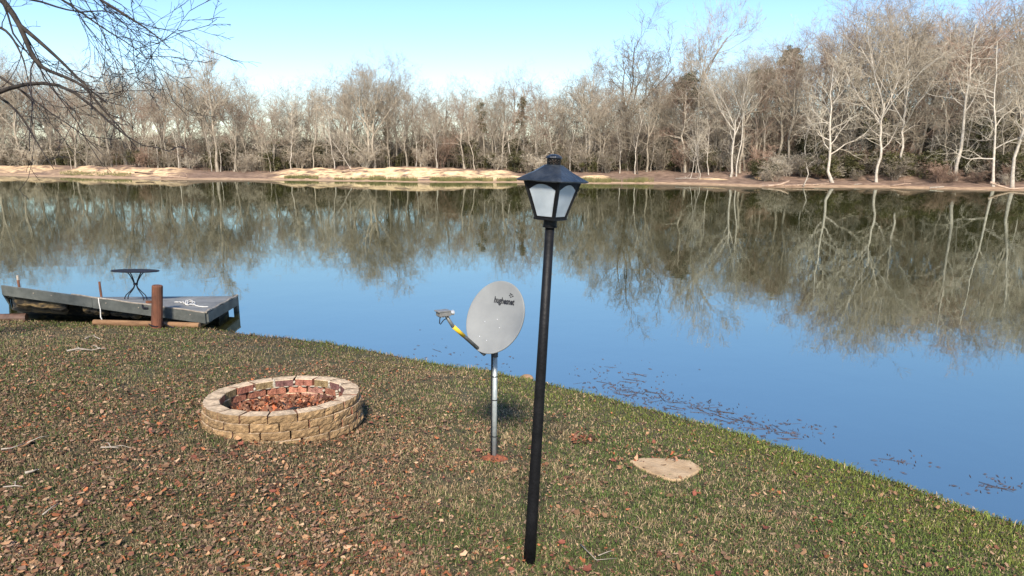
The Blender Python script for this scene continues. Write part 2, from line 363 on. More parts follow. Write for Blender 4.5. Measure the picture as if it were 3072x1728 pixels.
def bare_tree(seed, h=18, r=.24, lean=(0, 0), base=.35, limbs=14, lang=38, llen=.34, up=.10, k2=8, k3=7, k4=6, fork=0, wob=.14, tw=1.0, trunk_wob=.02):
    rng = np.random.default_rng(seed)
    P, R = trunk_line(rng, h*(.50 if fork else .93), r, 10, lean, trunk_wob, .55 if fork else .2)
    big = [tubes(P, R, 7)]
    if fork:
        PF, RF = spawn(rng, P, R, fork+2, .68, .995, 27, 9, .95, 9, .05, .10, .03, .12, .8); big.append(tubes(PF, RF, 6))
        Pa, Ra = spawn(rng, P, R, max(3, limbs//3), base, .9, lang+8, 9, llen*1.3, 7, up, wob, .022, .4, .5)
        Pq, Rq = spawn(rng, PF, RF, 6, .15, .98, lang-2, 9, .56, 7, up*.7, wob, .022, .40, .65)
        P1 = np.concatenate([Pa, Pq]); R1 = np.concatenate([Ra, Rq])
    else: P1, R1 = spawn(rng, P, R, limbs+2, base, .98, lang+8, 9, llen*1.2, 7, up*.7, wob, .022, .60, .6)
    big.append(tubes(P1, R1, 4))
    P2, R2 = spawn(rng, P1, R1, min(k2, 6), .2, .98, 42, 11, .56, 6, up*.6, wob, .021, .40)
    P3, R3 = spawn(rng, P2, R2, min(k3, 5 if tw < 1.2 else 6), .15, .98, 40, 11, .56, 4, up*.5, wob, .016, .40)
    P4, R4 = spawn(rng, P3, R3, min(k4, 4 if tw < 1.2 else 5), .2, 1, 36, 11, .62, 3, up*.5, wob, .012, .40)
    R3 = np.maximum(R3, .0088*tw)
    R4 = np.maximum(R4, .0056*tw)
    return join(big), join([tubes(P2, R2, 3), ribbons(P3, R3*1.2, rng), ribbons(P4, R4, rng)])

def tree_meshes(name, bark, twig, **kw):
    (Vb, Fb), (Vc, Fc) = bare_tree(**kw)
    return (np_mesh(name+'_trunk', Vb, [Fb], M[bark], smooth=True), np_mesh(name+'_crown', Vc, [Fc], M[twig]), float(np.percentile(Vc[:, 2], 96.5)))

def place_tree(name, meshes, loc, scale, rz, label, cat='tree', group=None, sx=1.0):
    e = empty(name, loc, (0, 0, rz)); e.scale = (scale*sx, scale*sx, scale)
    link('trunk', meshes[0], e); link('crown', meshes[1], e)
    return tag(e, label, cat, group)

KFORK = (3, 2, 0, 4, 3, 2, 0); KIND = []
for i in range(7):
    KIND.append(tree_meshes('wood_tree', 'bark_grey', 'twig_red' if i in (2, 5) else 'twig', seed=100+i, h=17+i % 3, r=.20+.03*(i % 3), lean=(.03*((i % 3)-1), .02*(i % 2)),
                            base=.28+.05*(i % 3), limbs=13+i % 4, lang=34+5*(i % 3), llen=.32+.03*(i % 2), up=.06+.03*(i % 2), fork=KFORK[i], trunk_wob=.022))
SAP = []
for i in range(4):
    SAP.append(tree_meshes('sapling', 'bark_pale' if i % 2 else 'bark_grey', 'twig_pale' if i == 1 else 'twig', seed=200+i, h=11+i, r=.085+.01*i, lean=((-.10, .05, .16, -.02)[i], 0),
                           base=.32, limbs=12, lang=36, llen=.26, up=.08, k2=6, k3=5, k4=3, trunk_wob=.03))

# tree line of the photograph, 2576-wide pixels: x -> top
TLX = [-200, 0, 100, 200, 280, 340, 440, 500, 540, 580, 600, 640, 690, 780, 830, 880, 950, 1040, 1060, 1100, 1160, 1250, 1330, 1400, 1430, 1700, 1820, 1870, 1900, 1960, 2030, 2060, 2080, 2150, 2200, 2290, 2340, 2420, 2450, 2500, 2540, 2576, 2800]
TLY = [150, 155, 165, 185, 175, 155, 178, 160, 150, 195, 215, 222, 245, 230, 190, 170, 175, 190, 215, 205, 220, 213, 192, 200, 190, 190, 150, 155, 135, 118, 80, 40, 20, 25, 20, 15, 5, 20, 55, 65, 30, 0, 0]
def top_at(u): return float(np.interp(u, TLX, TLY))
def stand(u2576, t):                        # stand a thing on the far bank, t metres behind the waterline, in the direction of pixel u
    a = (u2576*3072/2576-1536)/FPX
    # ground direction: x = a*k, y = y ; solve with far_y
    y = 90.0
    for _ in range(12): y = .5*y + .5*(far_y(np.array([a*(y*CP+.6)]))[0]+t)
    x = a*(y*CP+.6); return x, y, fz(x, y)
def height_to(u2576, v2576, x, y, z):       # height that brings a top at (x, y) up to pixel row v
    return at_y(*q(u2576, v2576), y).z - z

# ---- trees that the photograph singles out
def hero(u, t, vtop, label, name='bare_tree', bark='bark_grey', twig='twig', sx=1.0, rz=0, **kw):
    x, y, z = stand(u, t); h = height_to(u, vtop-12, x, y, z)
    kw.setdefault('k4', 4); kw.setdefault('k3', 6); ms = tree_meshes(name, bark, twig, h=18, **kw); s = h/ms[2]
    return place_tree(name, ms, (x, y, z-.15), s, rz, label, sx=sx)
hero(1738, 24, 32, 'very tall bare tree whose narrow vase-shaped crown stands high above all its neighbours', seed=301, tw=1.5, k3=6, k4=5, r=.26, base=.7, limbs=9, lang=28, llen=.30, up=.12, fork=3, k2=8, wob=.11, rz=.4, sx=.85)
hero(1575, 16, 84, 'broad bare tree with a wide rounded crown and dark forking trunk above green brush', seed=302, tw=1.5, k3=6, k4=5, bark='bark_dark', r=.27, base=.38, limbs=16, lang=42, llen=.38, up=.09, fork=3, k2=8, rz=1.2, sx=1.15)
hero(1480, 20, 150, 'bare tree with fine grey crown beside the broad dark-trunked tree', seed=303, tw=1.5, k3=6, k4=5, r=.2, base=.35, limbs=14, lang=34, llen=.3, up=.12, rz=2.2)
hero(1655, 20, 158, 'bare tree with open upswept crown between the broad tree and the pine', seed=304, tw=1.5, k3=6, k4=5, r=.18, base=.5, limbs=10, lang=30, llen=.3, up=.10, fork=2, rz=.3)
hero(925, 13, 158, 'big multi-stemmed bare tree fanning out above the sand bar', seed=305, tw=1.5, k3=6, k4=5, r=.25, base=.3, limbs=15, lang=32, llen=.42, up=.08, fork=4, k2=8, rz=.9, sx=1.05)
hero(1000, 15, 172, 'bare tree with tall straight stems behind the fanning multi-stemmed tree', seed=306, r=.2, base=.35, limbs=12, lang=28, llen=.3, up=.12, fork=2, rz=2.9)
hero(548, 14, 128, 'tallest bare tree over the low sand mounds, with a pointed crown', seed=307, tw=1.5, k3=6, k4=5, r=.24, base=.3, limbs=17, lang=34, llen=.3, up=.13, k2=8, rz=1.9)
hero(655, 16, 208, 'lone open bare tree with spreading limbs beside the gap in the wood', seed=308, r=.2, base=.4, limbs=9, lang=44, llen=.36, up=.05, fork=3, k2=6, k3=5, rz=.5)
hero(1298, 15, 205, 'bare grey tree leaning above the middle of the sand bar', seed=309, bark='bark_pale', r=.15, lean=(-.16, 0), base=.42, limbs=11, lang=34, llen=.28, rz=0)
hero(1838, 9, 140, 'pale twin-trunked tree rising from the mud bank', bark='bark_pale', twig='twig_pale', seed=310, r=.19, base=.45, limbs=12, lang=34, llen=.3, fork=2, rz=.7, k3=5, k4=3)
hero(1852, 9.3, 160, 'pale straight-trunked tree touching the twin-trunked tree on the mud bank', bark='bark_pale', twig='twig', seed=322, r=.14, base=.5, limbs=10, lang=30, llen=.26, rz=2.7, k3=5, k4=3, sx=.9)
hero(2205, 6, 12, 'white-trunked tree with wavy stem forking high above the driftwood shore', bark='bark_pale', twig='twig', seed=311, r=.17, base=.42, limbs=14, lang=36, llen=.34, fork=2, trunk_wob=.035, rz=.2)
hero(2262, 9, 20, 'white-barked tree with two limbs spreading in a wide Y', bark='bark_pale', twig='twig', seed=312, r=.19, base=.38, limbs=13, lang=44, llen=.4, fork=2, trunk_wob=.03, rz=1.4)
hero(2402, 8, 0, 'tall straight white-trunked tree standing over the brushy hillside shore', bark='bark_pale', twig='twig_red', seed=313, r=.21, base=.42, limbs=16, lang=38, llen=.33, trunk_wob=.012, rz=2.0)
hero(2500, 4.0, 120, 'pale tree leaning over the water with exposed roots and drooping bare twigs', bark='bark_pale', twig='twig_pale', seed=314, r=.17, lean=(-.10, -.02), base=.2, limbs=14, lang=58, llen=.3, up=-.02, k3=5, rz=0)
hero(2548, 3.2, 60, 'pale stout trunk at the waterline with flared roots beside a driftwood trunk', bark='bark_pale', twig='twig', seed=315, r=.22, base=.3, limbs=14, lang=42, llen=.32, rz=.8)
hero(2095, 5.0, 150, 'gnarled pale tree with peeling dead limbs arching toward the water', bark='bark_pale', twig='twig_pale', seed=316, r=.24, lean=(-.05, 0), base=.22, limbs=16, lang=56, llen=.36, up=.02, k3=6, wob=.2, rz=0)
hero(1895, 13, 175, 'crooked dark-barked tree half hidden by grey brush', bark='bark_dark', twig='twig_red', seed=317, r=.24, base=.3, limbs=11, lang=52, llen=.34, trunk_wob=.04, rz=1.0)
hero(1605, 10, 265, 'low leaning bare tree with dark crooked trunk behind the short marsh grass', bark='bark_dark', twig='twig', seed=318, r=.2, lean=(-.16, 0), base=.3, limbs=13, lang=50, llen=.36, rz=0)
hero(1760, 6.5, 300, 'thin pale leaning tree at the edge of the mud bank', bark='bark_pale', twig='twig_pale', seed=319, r=.13, lean=(-.20, 0), base=.3, limbs=9, lang=50, llen=.34, k3=5, k4=3, rz=0)
hero(1735, 6.8, 330, 'slight pale sapling whose forked stem crosses its leaning neighbour', bark='bark_pale', twig='twig_pale', seed=320, r=.12, lean=(.15, 0), base=.3, limbs=9, lang=46, llen=.34, k3=4, k4=3, rz=0)
hero(885, 10, 340, 'half-fallen bare tree slanting out over the sand bar with white dead limbs', bark='bark_pale', twig='twig_pale', seed=321, r=.17, lean=(-.62, -.1), base=.25, limbs=11, lang=52, llen=.34, k3=4, k4=2, rz=0)

def zone(u):
    for lim, nm in ((480, 'the low sand mounds'), (760, 'the gap in the wood'), (1420, 'the long sand bar'), (1660, 'the short marsh grass'), (1990, 'the mud bank'), (9e9, 'the driftwood shore')):
        if u < lim: return nm
# ---- the crowded wood behind
rg = np.random.default_rng(77)
us = np.linspace(-90, 2680, 74); k = 0
def wood_tree(u, t, v, tall=True):
    x, y, z = stand(u, t); h = max(5.0, height_to(u, v, x, y, z)); ki = int(rg.integers(len(KIND))); ms = KIND[ki]
    lab = ('fork-trunked ' if KFORK[ki] else 'single-trunked ')+('reddish-twigged' if ki in (2, 5) else 'grey-twigged')+' bare tree '+('at the front of' if t < 21 else 'within' if t < 38 else 'deep in')+' the wood behind '+zone(u)
    place_tree('wood_tree', ms, (x, y, z-.15), h/ms[2], float(rg.uniform(0, 6.28)), lab, 'tree', 'trees of the wood behind '+zone(u), float(rg.uniform(.95, 1.25)))
for u in us: wood_tree(u+rg.uniform(-15, 15), rg.uniform(12, 20), top_at(u)-18+rg.uniform(-4, 55))
for u in us[[i for i in range(len(us)) if i % 4]]: wood_tree(u+rg.uniform(-20, 20), rg.uniform(22, 36), top_at(u)-14+rg.uniform(-6, 55))
for u in us[::2]: wood_tree(u+rg.uniform(-20, 20), rg.uniform(40, 75), top_at(u)+18+rg.uniform(0, 60))
for u in us[::2]: wood_tree(u+rg.uniform(-20, 20), rg.uniform(12, 24), 245+rg.uniform(-15, 55)-60*sstep(1900, 2300, u))
for u in np.linspace(-60, 2640, 70):
    u = u+rg.uniform(-16, 16); t = rg.uniform(9.5, 16); x, y, z = stand(u, t); ms = SAP[int(rg.integers(4))]
    h = rg.uniform(6.5, 11); e = empty('sapling', (x, y, z-.1), (0, 0, float(rg.uniform(-.5, .5)+(3.14 if rg.random() < .5 else 0)))); e.scale = (h/ms[2],)*3
    link('trunk', ms[0], e); link('crown', ms[1], e)
    tag(e, ('white-stemmed' if ms is SAP[1] or ms is SAP[3] else 'grey-stemmed')+' thin bare sapling at the edge of the wood behind '+zone(u), 'sapling', 'saplings behind '+zone(u))

# ---- bare bushes and evergreen brush
def bush_mesh(seed, twig, h=3.0, stems=16, spread=.5):
    rng = np.random.default_rng(seed); n = 6
    az = rng.uniform(0, 6.28, stems); sp = rng.uniform(.1, spread, stems); z = np.linspace(0, 1, n)
    hh = h*rng.uniform(.6, 1.05, stems)
    P = np.stack([np.stack([np.cos(az)*.2+np.cos(az)*sp*hh*zz**1.3, np.sin(az)*.2+np.sin(az)*sp*hh*zz**1.3, hh*zz*(1-.18*sp*zz*2)], -1) for zz in z], 1)
    P[:, 1:] += rng.normal(0, .05, P[:, 1:].shape)
    R = np.full((stems, 1), .02)*np.linspace(1, .35, n)[None]
    P1, R1 = spawn(rng, P, R, 8, .15, .98, 42, 12, .36, 5, .04, .18, .012); P2, R2 = spawn(rng, P1, R1, 6, .15, 1, 44, 14, .5, 4, 0, .2, .012)
    R2 = np.maximum(R2, .008); P3, R3 = spawn(rng, P2, R2, 2, .2, 1, 40, 14, .6, 3, 0, .2, .012); R3 = np.maximum(R3, .010)
    V, F = join([tubes(P, R, 4), tubes(P1, R1, 3), ribbons(P2, R2*1.2, rng), ribbons(P3, R3, rng)])
    return np_mesh('bush', V, [F], M[twig])
BUSH = [bush_mesh(400+i, ('twig', 'twig_pale', 'twig_red', 'twig')[i], spread=(.5, .75, .45, .6)[i]) for i in range(4)]
BL = ['grey-brown bare bush', 'bleached spreading bush', 'reddish-twigged upright bare bush', 'grey-brown bare bush']
for u in np.linspace(-80, 2660, 240):
    u = u+rg.uniform(-14, 14); t = rg.uniform(10.0, 30); x, y, z = stand(u, t); i = int(rg.integers(4))
    o = link('bush', BUSH[i], None, (x, y, z-.08)); s = rg.uniform(.7, 1.5)*(1+.03*(t-10)); o.scale = (s*1.15, s*1.15, s); o.rotation_euler = (0, 0, rg.uniform(0, 6.28))
    tag(o, ('tall ' if s > 1.5 else 'low ' if s < 1.05 else 'middling ')+BL[i]+(' at the front of' if t < 16 else ' within' if t < 23 else ' deep in')+' the trees behind '+zone(u), 'bush', 'bushes behind '+zone(u))

def leaf_cloud(rng, C, Rc, n, size, flat=1.0, long=1.6):
    """n leaf quads spread through blobs C (k,3) of radius Rc (k,)"""
    i = rng.integers(0, len(C), n); d = rng.normal(size=(n, 3)); d /= np.linalg.norm(d, axis=1, keepdims=True)
    p = C[i]+d*(Rc[i]*rng.random(n)**.45)[:, None]*np.array([1, 1, flat])
    a = rng.normal(size=(n, 3)); a /= np.linalg.norm(a, axis=1, keepdims=True); b = np.cross(a, rng.normal(size=(n, 3))); b /= np.linalg.norm(b, axis=1, keepdims=True)
    s = size*rng.uniform(.5, 1.3, n)[:, None]
    V = np.stack([p-a*s*long, p-b*s*.5, p+a*s*long, p+b*s*.5], 1).reshape(-1, 3)
    return V, np.arange(n*4).reshape(n, 4)
def shrub_mesh(seed, h=2.6, n=2300, size=.075):
    rng = np.random.default_rng(seed); k = 16
    C = np.c_[rng.normal(0, .62, k), rng.normal(0, .62, k), rng.uniform(.3, h*.85, k)]; Rc = rng.uniform(.3, .7, k)
    return np_mesh('foliage', *[z if j == 0 else [z] for j, z in enumerate(leaf_cloud(rng, C, Rc, n, size))], M['olive'])
SHR = [shrub_mesh(450+i, 2.2+.4*i) for i in range(4)]
def stems_mesh(seed):
    rng = np.random.default_rng(seed); P = []
    for i in range(7):
        a = rng.uniform(0, 6.28); z = np.linspace(0, 1, 5); P.append(np.c_[np.cos(a)*z*.6, np.sin(a)*z*.6, z*2.0])
    V, F = tubes(np.array(P), np.full((7, 5), .02), 4); return np_mesh('stems', V, [F], M['bark_dark'])
STM = stems_mesh(9)
spots = [(u, rg.uniform(7.5, 15), rg.uniform(.6, 1.2)) for u in np.linspace(1905, 2600, 30)] + [(u, rg.uniform(14, 34), rg.uniform(1.3, 2.3)) for u in np.linspace(1990, 2650, 30)]+[(u, rg.uniform(15, 26), rg.uniform(.9, 1.7)) for u in list(np.linspace(540, 860, 18))+list(np.linspace(900, 1500, 26))+list(np.linspace(-40, 500, 16))] + \
    [(u, rg.uniform(12, 17), rg.uniform(.7, 1.2)) for u in (1310, 1345, 1405, 1440, 1475, 1500, 1535, 1600, 1690, 1725, 1770, 1800, 700, 735, 760, 790, 830, 1010, 1110, 1180, 1240, 420, 470, 350, 90, 40, 150)]
for u, t, s in spots:
    x, y, z = stand(u+rg.uniform(-10, 10), t); e = empty('evergreen_shrub', (x, y, z-.1), (0, 0, rg.uniform(0, 6.28))); e.scale = (s*1.25, s*1.25, s)
    link('foliage', SHR[int(rg.integers(4))], e); link('stems', STM, e)
    tag(e, ('tall' if s > 1.45 else 'low' if s < .85 else 'middling')+' olive-green leafy shrub '+('at the front of' if t < 13 else 'within' if t < 20 else 'deep in')+' the brush behind '+zone(u), 'shrub', 'evergreen shrubs behind '+zone(u))

for u in np.linspace(1930, 2620, 34):
    u = u+rg.uniform(-10, 10); t = rg.uniform(5.5, 12); x, y, z = stand(u, t); i = int(rg.integers(4)); o = link('bush', BUSH[i], None, (x, y, z-.08)); s = rg.uniform(.5, 1.15); o.scale = (s*1.3, s*1.3, s*.9); o.rotation_euler = (0, 0, rg.uniform(0, 6.28))
    tag(o, ('large ' if s > .85 else 'small ')+BL[i]+' in front of the trunks above '+zone(u), 'bush', 'front bushes above '+zone(u))
# one uncounted thicket of thin stems filling the floor of the wood
nt = 9500; u = rg.uniform(-150, 2750, nt); t = rg.uniform(11, 75, nt)**1.0; a = (u*3072/2576-1536)/FPX
y = np.full(nt, 90.)
for _ in range(10): y = .5*y+.5*(far_y(a*(y*CP+.6))+t)
x = a*(y*CP+.6); z = far_z(x, t); hh = rg.uniform(1.2, 4.6, nt)+t*.05; ln = rg.normal(0, .28, (nt, 2))
zz = np.array([0, .35, .7, 1.0]); P = np.stack([np.stack([x+ln[:, 0]*hh*w**1.5, y+ln[:, 1]*hh*w**1.5, z-.05+hh*w], -1) for w in zz], 1); P[:, 1:] += rg.normal(0, .09, P[:, 1:].shape)
R = np.full((nt, 1), .018)*np.array([1.3, 1, .8, .5])[None]
P1, R1 = spawn(rg, P, R, 3, .2, 1, 40, 14, .45, 3, .0, .2, .02); R1 = np.maximum(R1, .013); P2, R2 = spawn(rg, P1, R1, 2, .2, 1, 42, 14, .6, 3, .0, .2, .02); R2 = np.maximum(R2, .011)
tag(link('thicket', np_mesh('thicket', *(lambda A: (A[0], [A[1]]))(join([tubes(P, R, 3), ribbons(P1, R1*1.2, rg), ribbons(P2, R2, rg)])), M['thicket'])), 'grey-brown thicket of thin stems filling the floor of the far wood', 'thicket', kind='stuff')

# ---- vines of green on some trunks, and pines
def pine(u, t, vtop, vbot, wpx, label, seed):
    x, y, z = stand(u, t); h = height_to(u, vtop, x, y, z); lo = height_to(u, vbot, x, y, z); rad = wpx*1.1925/2*y/FPX
    rng = np.random.default_rng(seed); e = empty('pine_tree', (x, y, z-.2)); P, R = trunk_line(rng, h*.97, .26, 10, (0, 0), .012, .2)
    nb = 34; zz = rng.uniform(max(lo, h*.35), h*.98, nb); pr = np.sqrt(np.clip((h*1.02-zz)/(h-lo), .05, 1))*np.clip((zz-lo+2.2)/2.2, .35, 1); az = rng.uniform(0, 6.28, nb); ln = rad*pr*rng.uniform(.55, 1.1, nb)
    st = np.stack([np.stack([np.cos(az)*ln*w, np.sin(az)*ln*w, zz+ln*(.12*w-.1*w*w)], -1) for w in np.linspace(0, 1, 5)], 1)
    cx = np.interp(zz, P[0, :, 2], P[0, :, 0]); cy = np.interp(zz, P[0, :, 2], P[0, :, 1]); st[:, :, 0] += cx[:, None]; st[:, :, 1] += cy[:, None]
    V, F = join([tubes(P, R, 7), tubes(st, np.full((nb, 1), .05)*np.linspace(1, .3, 5)[None], 4)])
    link('trunk', np_mesh('pine_trunk', V, [F], M['bark_dark'], smooth=True), e)
    C = np.concatenate([st[:, 2], st[:, 3], st[:, 4]])+rng.normal(0, .25, (nb*3, 3)); Rc = rng.uniform(.35, .75, nb*3)
    V, F = leaf_cloud(rng, C, Rc, 8500, .13, .5, 1.2); link('crown', np_mesh('pine_crown', V, [F], M['pine']), e)
    tag(e, label, 'pine')
pine(1712, 21, 186, 262, 105, 'dark green pine with layered flat boughs beneath the very tall bare tree', 501)
pine(1905, 26, 172, 228, 70, 'small dark green pine crown rising behind the crooked dark-barked tree', 502)
pine(1965, 38, 118, 190, 80, 'dark rounded pine crown among grey twigs beside the tall wood on the hillside', 503)
def vine_tree(u, t, v0, v1, label, seed, lean):
    x, y, z = stand(u, t); rng = np.random.default_rng(seed); h = height_to(u, v0-18, x, y, z); lo = height_to(u, v1, x, y, z)
    e = empty('ivy_clad_tree', (x, y, z-.1)); P, R = trunk_line(rng, h, .13, 9, (lean, 0), .02, .2); P1, R1 = spawn(rng, P, R, 10, .4, .98, 38, 9, .22, 5, .08, .15, .018)
    V, F = join([tubes(P, R, 6), tubes(P1, R1, 4)]); link('trunk', np_mesh('ivy_trunk', V, [F], M['bark_grey'], smooth=True), e)
    k = 14; zz = np.linspace(lo, h*.95, k); C = np.c_[np.interp(zz, P[0, :, 2], P[0, :, 0]), np.interp(zz, P[0, :, 2], P[0, :, 1]), zz]+rng.normal(0, .22, (k, 3))
    V, F = leaf_cloud(rng, C, rng.uniform(.3, .6, k), 1500, .09); link('ivy', np_mesh('ivy', V, [F], M['olive']), e); tag(e, label, 'tree')
vine_tree(1300, 17, 255, 330, 'tree wrapped in bright green ivy leaning above the sand bar', 511, .06)
vine_tree(1222, 17, 268, 330, 'tree draped in dark ivy beside a grey leaning trunk', 512, -.05)
vine_tree(975, 17, 290, 390, 'ivy-covered stub tree behind the fanning multi-stemmed tree', 513, .03)

# ---- green grass on the bank
def bank_grass(segs):
    Ps = []
    for u0, u1, t0, t1, n, h in segs:
        u = rg.uniform(u0, u1, n); tt = rg.uniform(t0, t1, n); a = (u*3072/2576-1536)/FPX; y = np.full(n, 90.)
        for _ in range(10): y = .5*y+.5*(far_y(a*(y*CP+.6))+tt)
        x = a*(y*CP+.6); z = far_z(x, tt); k = (vnoise(x*.7, tt*1.1, 5)*.6+vnoise(x*2.3, tt*2.3, 6)*.4) > .45
        x, y, z = x[k], y[k], z[k]; n = len(x); hh = 1.3*h*rg.uniform(.25, 1.2, n); dx = rg.normal(0, .10, n)
        Ps.append(np.stack([np.c_[x-.02, y, z-.02], np.c_[x+.02, y, z-.02], np.c_[x+dx, y+rg.normal(0, .08, n), z+hh]], 1))
    V = np.concatenate(Ps).reshape(-1, 3); return V, np.arange(len(V)).reshape(-1, 3)
V, F = bank_grass([(715, 800, 2.6, 4.2, 2500, .30), (930, 1240, 1.8, 3.4, 8000, .42), (840, 930, 2.2, 3.6, 1400, .3), (1250, 1300, 2.2, 3.2, 900, .35), (1440, 1645, 2.0, 4.0, 5000, .42), (150, 330, 3.5, 6.0, 2000, .28)])
tag(link('bank_grass', np_mesh('bank_grass', V, [F], M['marsh'])), 'fringe of green marsh grass growing along the far waterline', 'grass', kind='stuff')

# ---- driftwood on the far shore
def drift(pxs, t, r, label, branches=0, mat='driftwood', lift=.05):
    pts = []
    for j, (u, dz) in enumerate(pxs):
        x, y, z = stand(u, t+.15*j); pts.append((x, y, max(z, 0)+dz+lift))
    o = MB().tube(pts, [r*(1-.5*j/(len(pts)-1)) for j in range(len(pts))], 7)
    rr = random.Random(int(pxs[0][0]))
    for j in range(branches):
        p = Vector(pts[rr.randrange(1, len(pts))]); d = Vector((rr.uniform(-1, 1), rr.uniform(-.4, .4), rr.uniform(.3, 1.2))); e = p+d*rr.uniform(.5, 1.0)
        o.tube([p, (p+e)/2+Vector((.1, 0, .12)), e], [r*.35, r*.25, r*.1], 5)
    return tag(o.build('driftwood_log', M[mat], smooth=True), label, 'log')
drift([(1918, 0), (1945, .08), (1965, .2), (1985, .55)], .7, .16, 'thick driftwood log with one end raised off the mud shore')
drift([(1975, .02), (2020, .1), (2060, .15), (2085, .2)], 1.3, .10, 'long driftwood log lying behind the raised log', 2)
drift([(2022, 0), (2027, .6), (2032, 1.3), (2026, 2.0)], .8, .07, 'upright bleached snag standing on the mud shore', 5, 'stick')
drift([(2240, 0), (2260, .1), (2275, .22), (2292, .25)], 2.2, .09, 'short driftwood log below the wide Y-shaped tree', 1)
drift([(2340, 0), (2355, .05), (2376, .12)], 1.0, .10, 'pale driftwood piece alone on the mud shore below the straight white-trunked tree', 0, 'stick')
drift([(2490, .7), (2515, .35), (2545, .05), (2600, .25)], .5, .13, 'driftwood trunk at the roots of the stout waterline tree', 2)
drift([(405, .1), (425, .25), (450, .12), (470, .05)], 2.0, .12, 'tangled driftwood log below the low sand mounds', 4)
drift([(340, .3), (360, .15), (385, .05)], 5.0, .10, 'dark log sloping down a low sand mound', 0, 'wetstick')
drift([(860, .1), (890, .15), (925, .1)], 7.5, .12, 'grey log half buried at the top of the sand bar', 1)
drift([(1700, .05), (1725, .12), (1755, .08)], 6.0, .08, 'dead branch pile on red-brown leaf litter', 5, 'stick')
for i, (u0, u1, t_) in enumerate(((2050, 2075, 2.2), (2150, 2170, 3.0), (1765, 1795, 7.0), (1600, 1625, 4.0), (380, 400, 1.5))):
    drift([(u0, 0), ((u0+u1)/2, .05), (u1, .04)], t_, .05, ('thin stick beside the gnarled pale tree', 'thin stick between the two driftwood heaps', 'thin stick near the twin pale trunks', 'thin stick at the end of the marsh grass', 'thin stick below the tangled driftwood log')[i], 0, 'stick')

# ------------------------------------------------------------------ overhanging tree on the near bank
rn = np.random.default_rng(31)
tb = Vector((-9.4, 8.6, lz(-9.4, 8.6)))
nt_e = empty('overhanging_tree', tb)
def pl(pts, Y0, Y1, n=14):
    P = [at_y(*q(u, v), Y0+(Y1-Y0)*i/(len(pts)-1)) for i, (u, v) in enumerate(pts)]
    P = np.array([tuple(p) for p in P]); s = np.r_[0, np.cumsum(np.linalg.norm(np.diff(P, axis=0), axis=1))]; w = np.linspace(0, s[-1], n)
    A = np.stack([np.interp(w, s, P[:, j]) for j in range(3)], 1)
    A[1:-1] = .25*A[:-2]+.5*A[1:-1]+.25*A[2:]
    return A-np.array(tuple(tb))
def limb(pts, r0, r1, start=None, n=14):
    P = np.array(pts) if start is None else np.concatenate([[start], pts]); return P[None], np.linspace(r0, r1, len(P))[None]
TR = np.array([[0, 0, -.1], [.05, .02, 1.4], [.0, .05, 3.0], [.15, .0, 4.5], [.2, -.1, 6.2], [.1, -.2, 8.2], [.2, -.1, 10.0]])
big = [tubes(TR[None], np.array([[.30, .22, .20, .18, .15, .11, .06]]), 10)]
A1 = limb(pl([(-120, -150), (-30, -40), (20, 15), (50, 62), (75, 130), (100, 170), (128, 180)], 8.0, 7.4), .046, .018, TR[5])
A2 = limb(pl([(52, 65), (100, 105), (150, 150), (190, 190), (230, 230), (270, 260)], 7.7, 7.3), .024, .005)
A3 = limb(pl([(128, 180), (180, 200), (215, 218), (250, 265), (310, 330), (350, 380)], 7.4, 7.2), .018, .004)
A4 = limb(pl([(-140, 290), (-60, 258), (0, 228), (60, 210), (125, 207), (170, 215), (230, 265), (300, 330), (360, 375), (400, 372)], 8.2, 6.9), .034, .004, TR[3])
A5 = limb(pl([(-100, 210), (0, 242), (50, 285), (85, 345), (112, 390), (135, 425)], 8.2, 7.6), .021, .004, TR[3])
A6 = limb(pl([(-60, -330), (90, -120), (200, -30), (290, 20), (350, 60), (400, 92), (428, 122)], 8.6, 7.2), .034, .004, TR[5])
A7 = limb(pl([(-120, -120), (60, -60), (190, 20), (270, 80), (330, 110), (370, 150)], 8.6, 7.6), .024, .003, TR[5])
A8 = limb(pl([(-80, 130), (0, 195), (60, 230), (120, 280), (200, 330), (260, 390)], 8.2, 7.4), .018, .003, TR[4])
A9 = limb(pl([(-60, 60), (10, 70), (35, 100), (60, 150), (70, 200)], 8.2, 7.8), .022, .004, TR[4])
up_l = [limb(np.array([TR[j]+np.array([math.cos(a), math.sin(a), .9])*s*w for w in np.linspace(0, 1, 12)]), .10, .02) for j, a, s in ((4, 2.6, 3.0), (5, 3.6, 3.2), (6, 4.6, 2.6), (6, 1.6, 2.4), (5, .9, 2.5), (6, 3.0, 2.4))]
L1 = [A1, A4, A5, A6, A7, A8, A9, A2, A3]
for P, R in L1+up_l: big.append(tubes(P, R, 7))
link('trunk', np_mesh('near_trunk', *(lambda A: (A[0], [A[1]]))(join(big)), M['near_bark'], smooth=True), nt_e)
tw = []
for (P, R), (ka, kb, kc, lf) in zip(L1+up_l[:2], ((6, 5, 4, .22), (5, 4, 3, .12), (4, 3, 3, .14), (13, 6, 5, .17), (11, 6, 5, .18), (4, 3, 3, .16), (5, 4, 3, .2), (7, 5, 4, .26), (5, 4, 3, .22), (6, 4, 3, .3), (6, 4, 3, .3))):
    P2, R2 = spawn(rn, P, R, ka, .35, .99, 34, 11, lf, 8, -.02, .15, .008, .4, .4, flat=.3); R2 = np.maximum(R2, .0034)
    P3, R3 = spawn(rn, P2, R2, kb, .15, .99, 36, 11, .40, 5, -.01, .16, .010, flat=.3); R3 = np.maximum(R3, .0026)
    P4, R4 = spawn(rn, P3, R3, kc, .2, 1, 36, 11, .42, 3, .0, .16, .01); R4 = np.maximum(R4, .0019)
    tw += [tubes(P2, R2, 4), tubes(P3, R3, 3), tubes(P4, R4, 3)]
